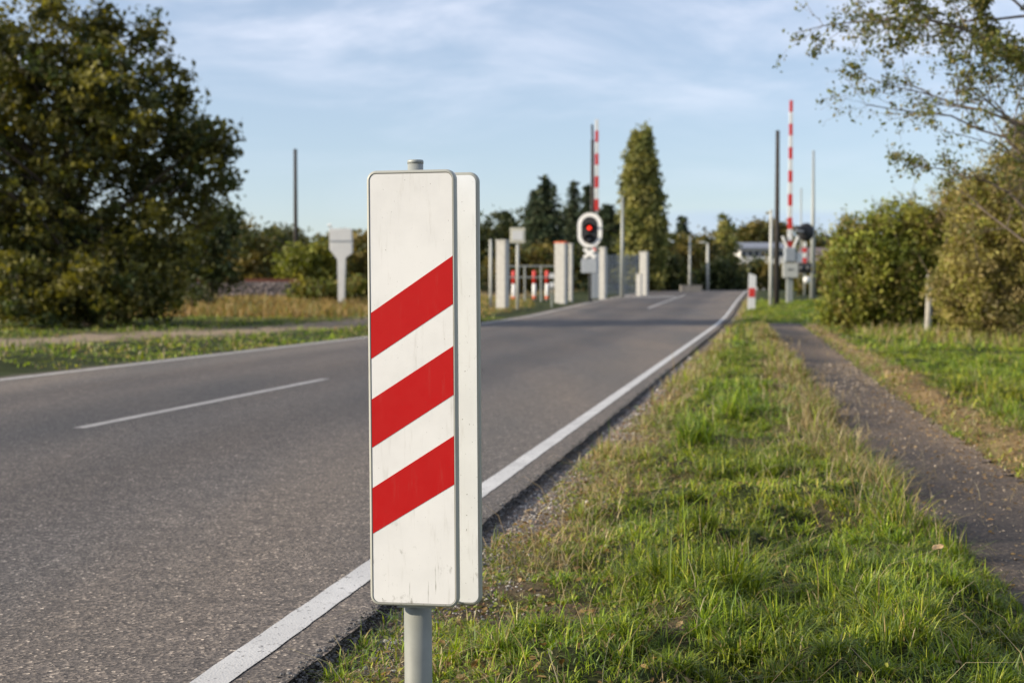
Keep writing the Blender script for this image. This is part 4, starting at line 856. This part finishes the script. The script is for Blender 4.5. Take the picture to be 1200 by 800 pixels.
bm = bmesh.new(); tube(bm, [(0, 0, -.2), (0, 0, zf(262))], 1.9 * s, 14); obj('post', bm, M['dark'], sg, True)
# crossbuck just below the lamps: two white arms with red tips
cb = empty('crossbuck', (0, 0, 0), None, None); C.objects.unlink(cb); bpy.data.objects.remove(cb)
for sx in (-1, 1):
    bm = bmesh.new(); z0, z1 = zf(305), zf(289); bx(bm, -8.5 * s, 8.5 * s, -.19 - .02 * (sx > 0), -.175 - .02 * (sx > 0), -2.1 * s, 2.1 * s, .005)
    a = obj('warning_arm', bm, M['white'], sg); a.location = (0, 0, (z0 + z1) / 2); a.rotation_euler = (0, sx * R(38), 0)
    for e in ((1,) if sx < 0 else ()):
        bm = bmesh.new(); bx(bm, min(e * 6.6, e * 8.6) * s, max(e * 6.6, e * 8.6) * s, -.194 - .02 * (sx > 0), -.171 - .02 * (sx > 0), -2.15 * s, 2.15 * s, .004); obj('red_tip', bm, M['red'], a)
bm = bmesh.new(); bx(bm, -10 * s, 9 * s, -.16, .2, zf(320), zf(303), .03); obj('equipment_box', bm, M['grey'], sg)

# barriers
def barrier(label, px, ytip, ybot, Y, wpx, nb, box, gname='raised barriers at the crossing', lean=0):
    b0 = base(px, Y); s = Y / FPX; zf = lambda y: P(0, y, Y).z - b0.z
    r_ = empty('barrier', b0, label, 'barrier', gname)
    z0, z1 = zf(ybot), zf(ytip); arm = None
    for i in range(nb):
        a, c = z0 + (z1 - z0) * i / nb, z0 + (z1 - z0) * (i + 1) / nb; wa = wpx * (1 - .35 * i / nb) / 2 * s
        bm = bmesh.new(); x = lean * (i + .5) / nb; bx(bm, x - wa, x + wa, -.04, .04, a + .002, c - .002, .01)
        if arm is None: arm = obj('arm', bm, M['red'], r_)
        else: obj('band', bm, M['white' if i % 2 else 'red'], arm)
    return r_, s, zf
r_, s, zf = barrier('raised red and white barrier arm on the right of the road', 925, 119, 296, 66, 5.6, 13, None, lean=.02)
bm = bmesh.new(); bx(bm, -6.5 * s, 6.5 * s, -.2, .2, zf(307), zf(290), .05); hs = obj('drive_housing', bm, M['grey'], r_)
bm = bmesh.new(); bx(bm, -8.8 * s, 8.8 * s, -.26, -.1, zf(325.5), zf(308.5), .02); bxs = obj('control_box', bm, M['pale'], r_)
bm = bmesh.new()
sh = [(-3.6, 0), (-1.4, 1.9), (-1.4, .7), (3.4, .7), (3.4, -.7), (-1.4, -.7), (-1.4, -1.9)]
A = [bm.verts.new((x * s, -.268, zf(316) + z * s)) for x, z in sh]; B = [bm.verts.new((x * s, -.261, zf(316) + z * s)) for x, z in sh]; bm.faces.new(A)
for k in range(7): bm.faces.new((A[k], B[k], B[(k + 1) % 7], A[(k + 1) % 7]))
obj('arrow_mark', bm, M['dark'], bxs)
bm = bmesh.new(); bx(bm, -3.6 * s, 3.6 * s, -.12, .12, -.2, zf(325.8), .02); obj('pedestal', bm, M['galv'], r_)
for sx in (-1, 1):
    bm = bmesh.new(); bx(bm, -.05, .05, -.07, .07, -.42, .42, .015); a = obj('counterweight_arm', bm, M['white'], r_); a.location = (sx * 5.2 * s, -.12, zf(287)); a.rotation_euler = (0, sx * R(22), 0)
bm = bmesh.new(); bx(bm, 8 * s, 15 * s, -.05, .25, zf(308), zf(296), .03); obj('side_box', bm, M['white'], r_)
r_, s, zf = barrier('raised red and white barrier arm seen behind the red signal on the left', 699, 141, 247, 78, 5.2, 8, None)
bm = bmesh.new(); bx(bm, -.06, .06, -.05, .05, zf(296), zf(248), .015); obj('arm_root', bm, M['galv'], r_)
bm = bmesh.new(); bx(bm, -6 * s, 5 * s, -.2, .2, -.1, zf(297), .04); obj('drive_housing', bm, M['grey'], r_)
# black signal head turned away on the right
Yk = 70; b0 = base(943, Yk); s = Yk / FPX; zf = lambda y: P(0, y, Yk).z - b0.z
k_ = empty('crossing_signal', b0, 'black rounded signal head turned towards the far side, right of the barrier', 'traffic signal')
bm = bmesh.new(); tube(bm, [(0, .1, -.2), (0, .1, zf(280))], .055, 12); obj('post', bm, M['galv'], k_, True)
bm = bmesh.new(); pts = [(x, z) for x, z in oval(9.2 * s, 10.5 * s)]; sweep(bm, [([(x * .75 + 1.5 * s, z + zf(272)) for x, z in pts], -.12), ([(x + 1 * s, z + zf(272)) for x, z in pts], 0), ([(x + 1 * s, z + zf(272)) for x, z in pts], .1)]); hd = obj('head', bm, M['black'], k_, True)
bm = bmesh.new(); tube(bm, [(-2 * s, -.02, zf(270)), (-13.5 * s, -.12, zf(267.5))], [5.2 * s, 3.0 * s], 16, cap=False); v = obj('visor', bm, M['black'], hd, True); sd = v.modifiers.new('s', 'SOLIDIFY'); sd.thickness = .015
bm = bmesh.new(); tube(bm, [(-12 * s, -.24, zf(271)), (-3 * s, -.20, zf(271.5))], .05, 8); obj('bracket', bm, M['grey'], hd)
for i, (y0, y1) in enumerate(((284, 290), (290.2, 296), (296.2, 302), (302.2, 308))):
    bm = bmesh.new(); bx(bm, -2.6 * s, 1.6 * s, -.02, .03, zf(y1), zf(y0), .005); obj('warning_band', bm, M['white' if i % 2 == 0 else 'red'], k_)
for sx in (-1, 1):
    bm = bmesh.new(); tube(bm, [(sx * 3.9 * s, -.14, zf(314)), (sx * 3.9 * s, -.02, zf(314))], 3.2 * s, 16); lh = obj('lamp_housing', bm, M['dark'], k_, True)
bm = bmesh.new(); bx(bm, -8 * s, 8 * s, 0, .07, zf(320), zf(308.5), .02); obj('lamp_board', bm, M['black'], k_)
bm = bmesh.new(); tube(bm, [(2 * s, -.12, zf(328)), (2 * s, -.02, zf(328))], 4.3 * s, 18); obj('bell', bm, M['white'], k_, True)
# delineator
Yd = 57; b0 = base(880, Yd); s = Yd / FPX; r_ = empty('delineator_post', b0, 'white road edge delineator post with red reflector', 'delineator'); r_.rotation_euler = (0, R(2.0), 0)
Hh = P(0, 320, Yd).z - b0.z
bm = bmesh.new(); hw = 4.6 * s; dd = .06
low = [(-hw, -dd), (hw, -dd), (hw * .7, dd), (-hw * .7, dd)]; A = [bm.verts.new((x, y, -.1)) for x, y in low]; B = [bm.verts.new((x, y, Hh - (.10 if x > 0 else 0) + .0)) for x, y in low]
for k in range(4): bm.faces.new((A[k], A[(k + 1) % 4], B[(k + 1) % 4], B[k]))
bm.faces.new(B); bmesh.ops.bevel(bm, geom=bm.edges[:], offset=.012, segments=2, affect='EDGES'); obj('body', bm, M['white'], r_)
bm = bmesh.new(); bx(bm, -hw * .8, hw * .8, -dd - .012, -dd - .002, Hh * .36, Hh * .60, .008); rf = obj('reflector', bm, M['red'], r_)
# weathered post at the hedge
Yp = 30.6; b0 = base(1087, Yp); s = Yp / FPX; r_ = empty('hedge_post', b0, 'weathered grey wooden post in front of the hedge gap', 'post'); r_.rotation_euler = (0, R(1.5), 0)
Hh = P(0, 322, Yp).z - b0.z
bm = bmesh.new(); tube(bm, [(0, 0, -.2), (.01, 0, Hh * .5), (0, 0, Hh - .02), (0, 0, Hh)], [.072, .068, .066, .05], 12); obj('shaft', bm, M['greywood'], r_)
bm = bmesh.new(); tube(bm, [(0, 0, Hh * .72), (0, 0, Hh * .74)], .073, 12); obj('wire_band', bm, M['rust'], r_)

# ------------------------------------------------------------------ railway embankment and rail
bal = mat('ballast', (.10, .082, .072), .95, var=.55, scale=9, bump=1, bscale=12)
bm = bmesh.new(); secs = []
for i in range(60):
    X = -70 + i * 1.0; Yc = 72 + .05 * (X + 10); row = []
    for dy, dz in ((-3.2, -.4), (-1.7, .95), (1.7, .95), (3.4, -.4)):
        nzv = float(fbm(np.array([X * .8]), np.array([dy]), 3)[0] - .5) * .2; row.append(bm.verts.new((X, Yc + dy + nzv, float(rise(Yc)) - .05 + dz * .9 + nzv * .3)))
    secs.append(row)
for A, B in zip(secs, secs[1:]):
    for k in range(3): bm.faces.new((A[k], B[k], B[k + 1], A[k + 1]))
bm.faces.new(secs[-1]); o = obj('embankment', bm, bal); tag(o, kind='structure')
n = 9000; X = rng.uniform(-34, -11, n); dy = rng.uniform(-3.0, -1.2, n); Yc = 72 + .05 * (X + 10); zz = rise(Yc) - .05 + .9 * np.interp(dy, [-3.2, -1.7, 0], [-.4, .95, .95])
stones('ballast_stones', X, Yc + dy, rng.uniform(.05, .12, n), np.array([.13, .105, .095]) * rng.uniform(.4, 1.5, (n, 1)), 'coarse grey ballast stones on the railway bank', zz)
for q, dy in (('rusty rail on the near side of the railway bank', -.72), ('rusty rail on the far side of the railway bank', .72)):
    zt = float(rise(71.5)) - .05 + .9 * .95
    bm = bmesh.new(); x0, x1 = -70., -10.6; y0 = 72 + .05 * (x0 + 10) + dy; y1 = 72 + .05 * (x1 + 10) + dy
    for wv, za, zb in ((.075, .12, .15), (.02, .145, .25), (.036, .245, .29)):
        for a_ in (0,):
            vs = [bm.verts.new(c) for c in ((x0, y0 - wv, zt + za), (x1, y1 - wv, zt + za), (x1, y1 + wv, zt + za), (x0, y0 + wv, zt + za), (x0, y0 - wv, zt + zb), (x1, y1 - wv, zt + zb), (x1, y1 + wv, zt + zb), (x0, y0 + wv, zt + zb))]
            for f in ((0, 1, 2, 3), (4, 5, 6, 7), (0, 1, 5, 4), (1, 2, 6, 5), (2, 3, 7, 6), (3, 0, 4, 7)): bm.faces.new([vs[i] for i in f])
    rr_ = empty('rail', (0, 0, 0), q, 'rail', 'rails of the track'); obj('rail_section', bm, M['rust'], rr_)
for i in range(75):
    X = -56 + i * .6; Yc = 72 + .05 * (X + 10); zt = float(rise(Yc)) - .05 + .9 * .95
    if i == 0: bm = bmesh.new(); bx(bm, -.13, .13, -1.25, 1.25, .0, .12, .01); sl_ = obj('sleeper', bm, mat('old_sleeper', (.12, .10, .085), .9, var=.3)); sm_ = sl_
    else: sm_ = sl_.copy(); C.objects.link(sm_)
    sm_.location = (X, Yc, zt); tag(sm_, 'dark timber sleeper under the rusty rails', 'sleeper', 'sleepers under the rails on the bank')

# ------------------------------------------------------------------ buildings
Yb = 185; b0 = base(885, Yb); s = Yb / FPX; zf = lambda y: P(0, y, Yb).z - b0.z
hb = empty('white_building', b0, 'long white building with a slate grey roof beyond the trees', 'building')
x0, x1 = -18 * s, 34 * s
bm = bmesh.new(); bx(bm, x0, x1, 0, 8, -1, zf(290), 0); wl = obj('wall', bm, M['wall'], hb)
bm = bmesh.new(); v = [bm.verts.new(c) for c in ((x0 - .3, -.5, zf(290.5)), (x1 + .3, -.5, zf(290.5)), (x1 + .3, 4, zf(283)), (x0 - .3, 4, zf(283)), (x1 + .3, 8.5, zf(290.5)), (x0 - .3, 8.5, zf(290.5)))]
bm.faces.new((v[0], v[1], v[2], v[3])); bm.faces.new((v[3], v[2], v[4], v[5])); bm.faces.new((v[0], v[3], v[5])); bm.faces.new((v[1], v[4], v[2])); rf = obj('roof', bm, M['roof'], hb); sd = rf.modifiers.new('s', 'SOLIDIFY'); sd.thickness = .2
for i in range(7):
    xx = x0 + (i + .6) * (x1 - x0) / 7; bm = bmesh.new(); bx(bm, xx - .35, xx + .35, -.03, .04, zf(301), zf(294), 0); wn = obj('window', bm, M['glassdark'], wl)
    bm = bmesh.new(); bx(bm, xx - .45, xx + .45, -.08, .05, zf(302) - .05, zf(302) + .04, 0); obj('sill', bm, M['white'], wn)
Yb = 120; b0 = base(965, Yb); s = Yb / FPX; zf2 = lambda y: P(0, y, Yb).z - b0.z
hb = empty('shed', b0, 'low mauve grey shed roof between the grey pole and the hedge', 'shed')
bm = bmesh.new(); bx(bm, -20 * s, 20 * s, 0, 5, -.5, zf2(318), 0); obj('wall', bm, M['concrete'], hb)
bm = bmesh.new(); v = [bm.verts.new(c) for c in ((-21 * s, -.3, zf2(319)), (21 * s, -.3, zf2(319)), (21 * s, 2.8, zf2(289)), (-21 * s, 2.8, zf2(289)), (21 * s, 5.3, zf2(319)), (-21 * s, 5.3, zf2(319)))]
bm.faces.new((v[0], v[1], v[2], v[3])); bm.faces.new((v[3], v[2], v[4], v[5])); bm.faces.new((v[0], v[3], v[5])); bm.faces.new((v[1], v[4], v[2])); rf = obj('roof', bm, M['mauve'], hb); sd = rf.modifiers.new('s', 'SOLIDIFY'); sd.thickness = .1
print('total faces', sum(len(o.data.polygons) for o in C.objects if o.type == 'MESH'))
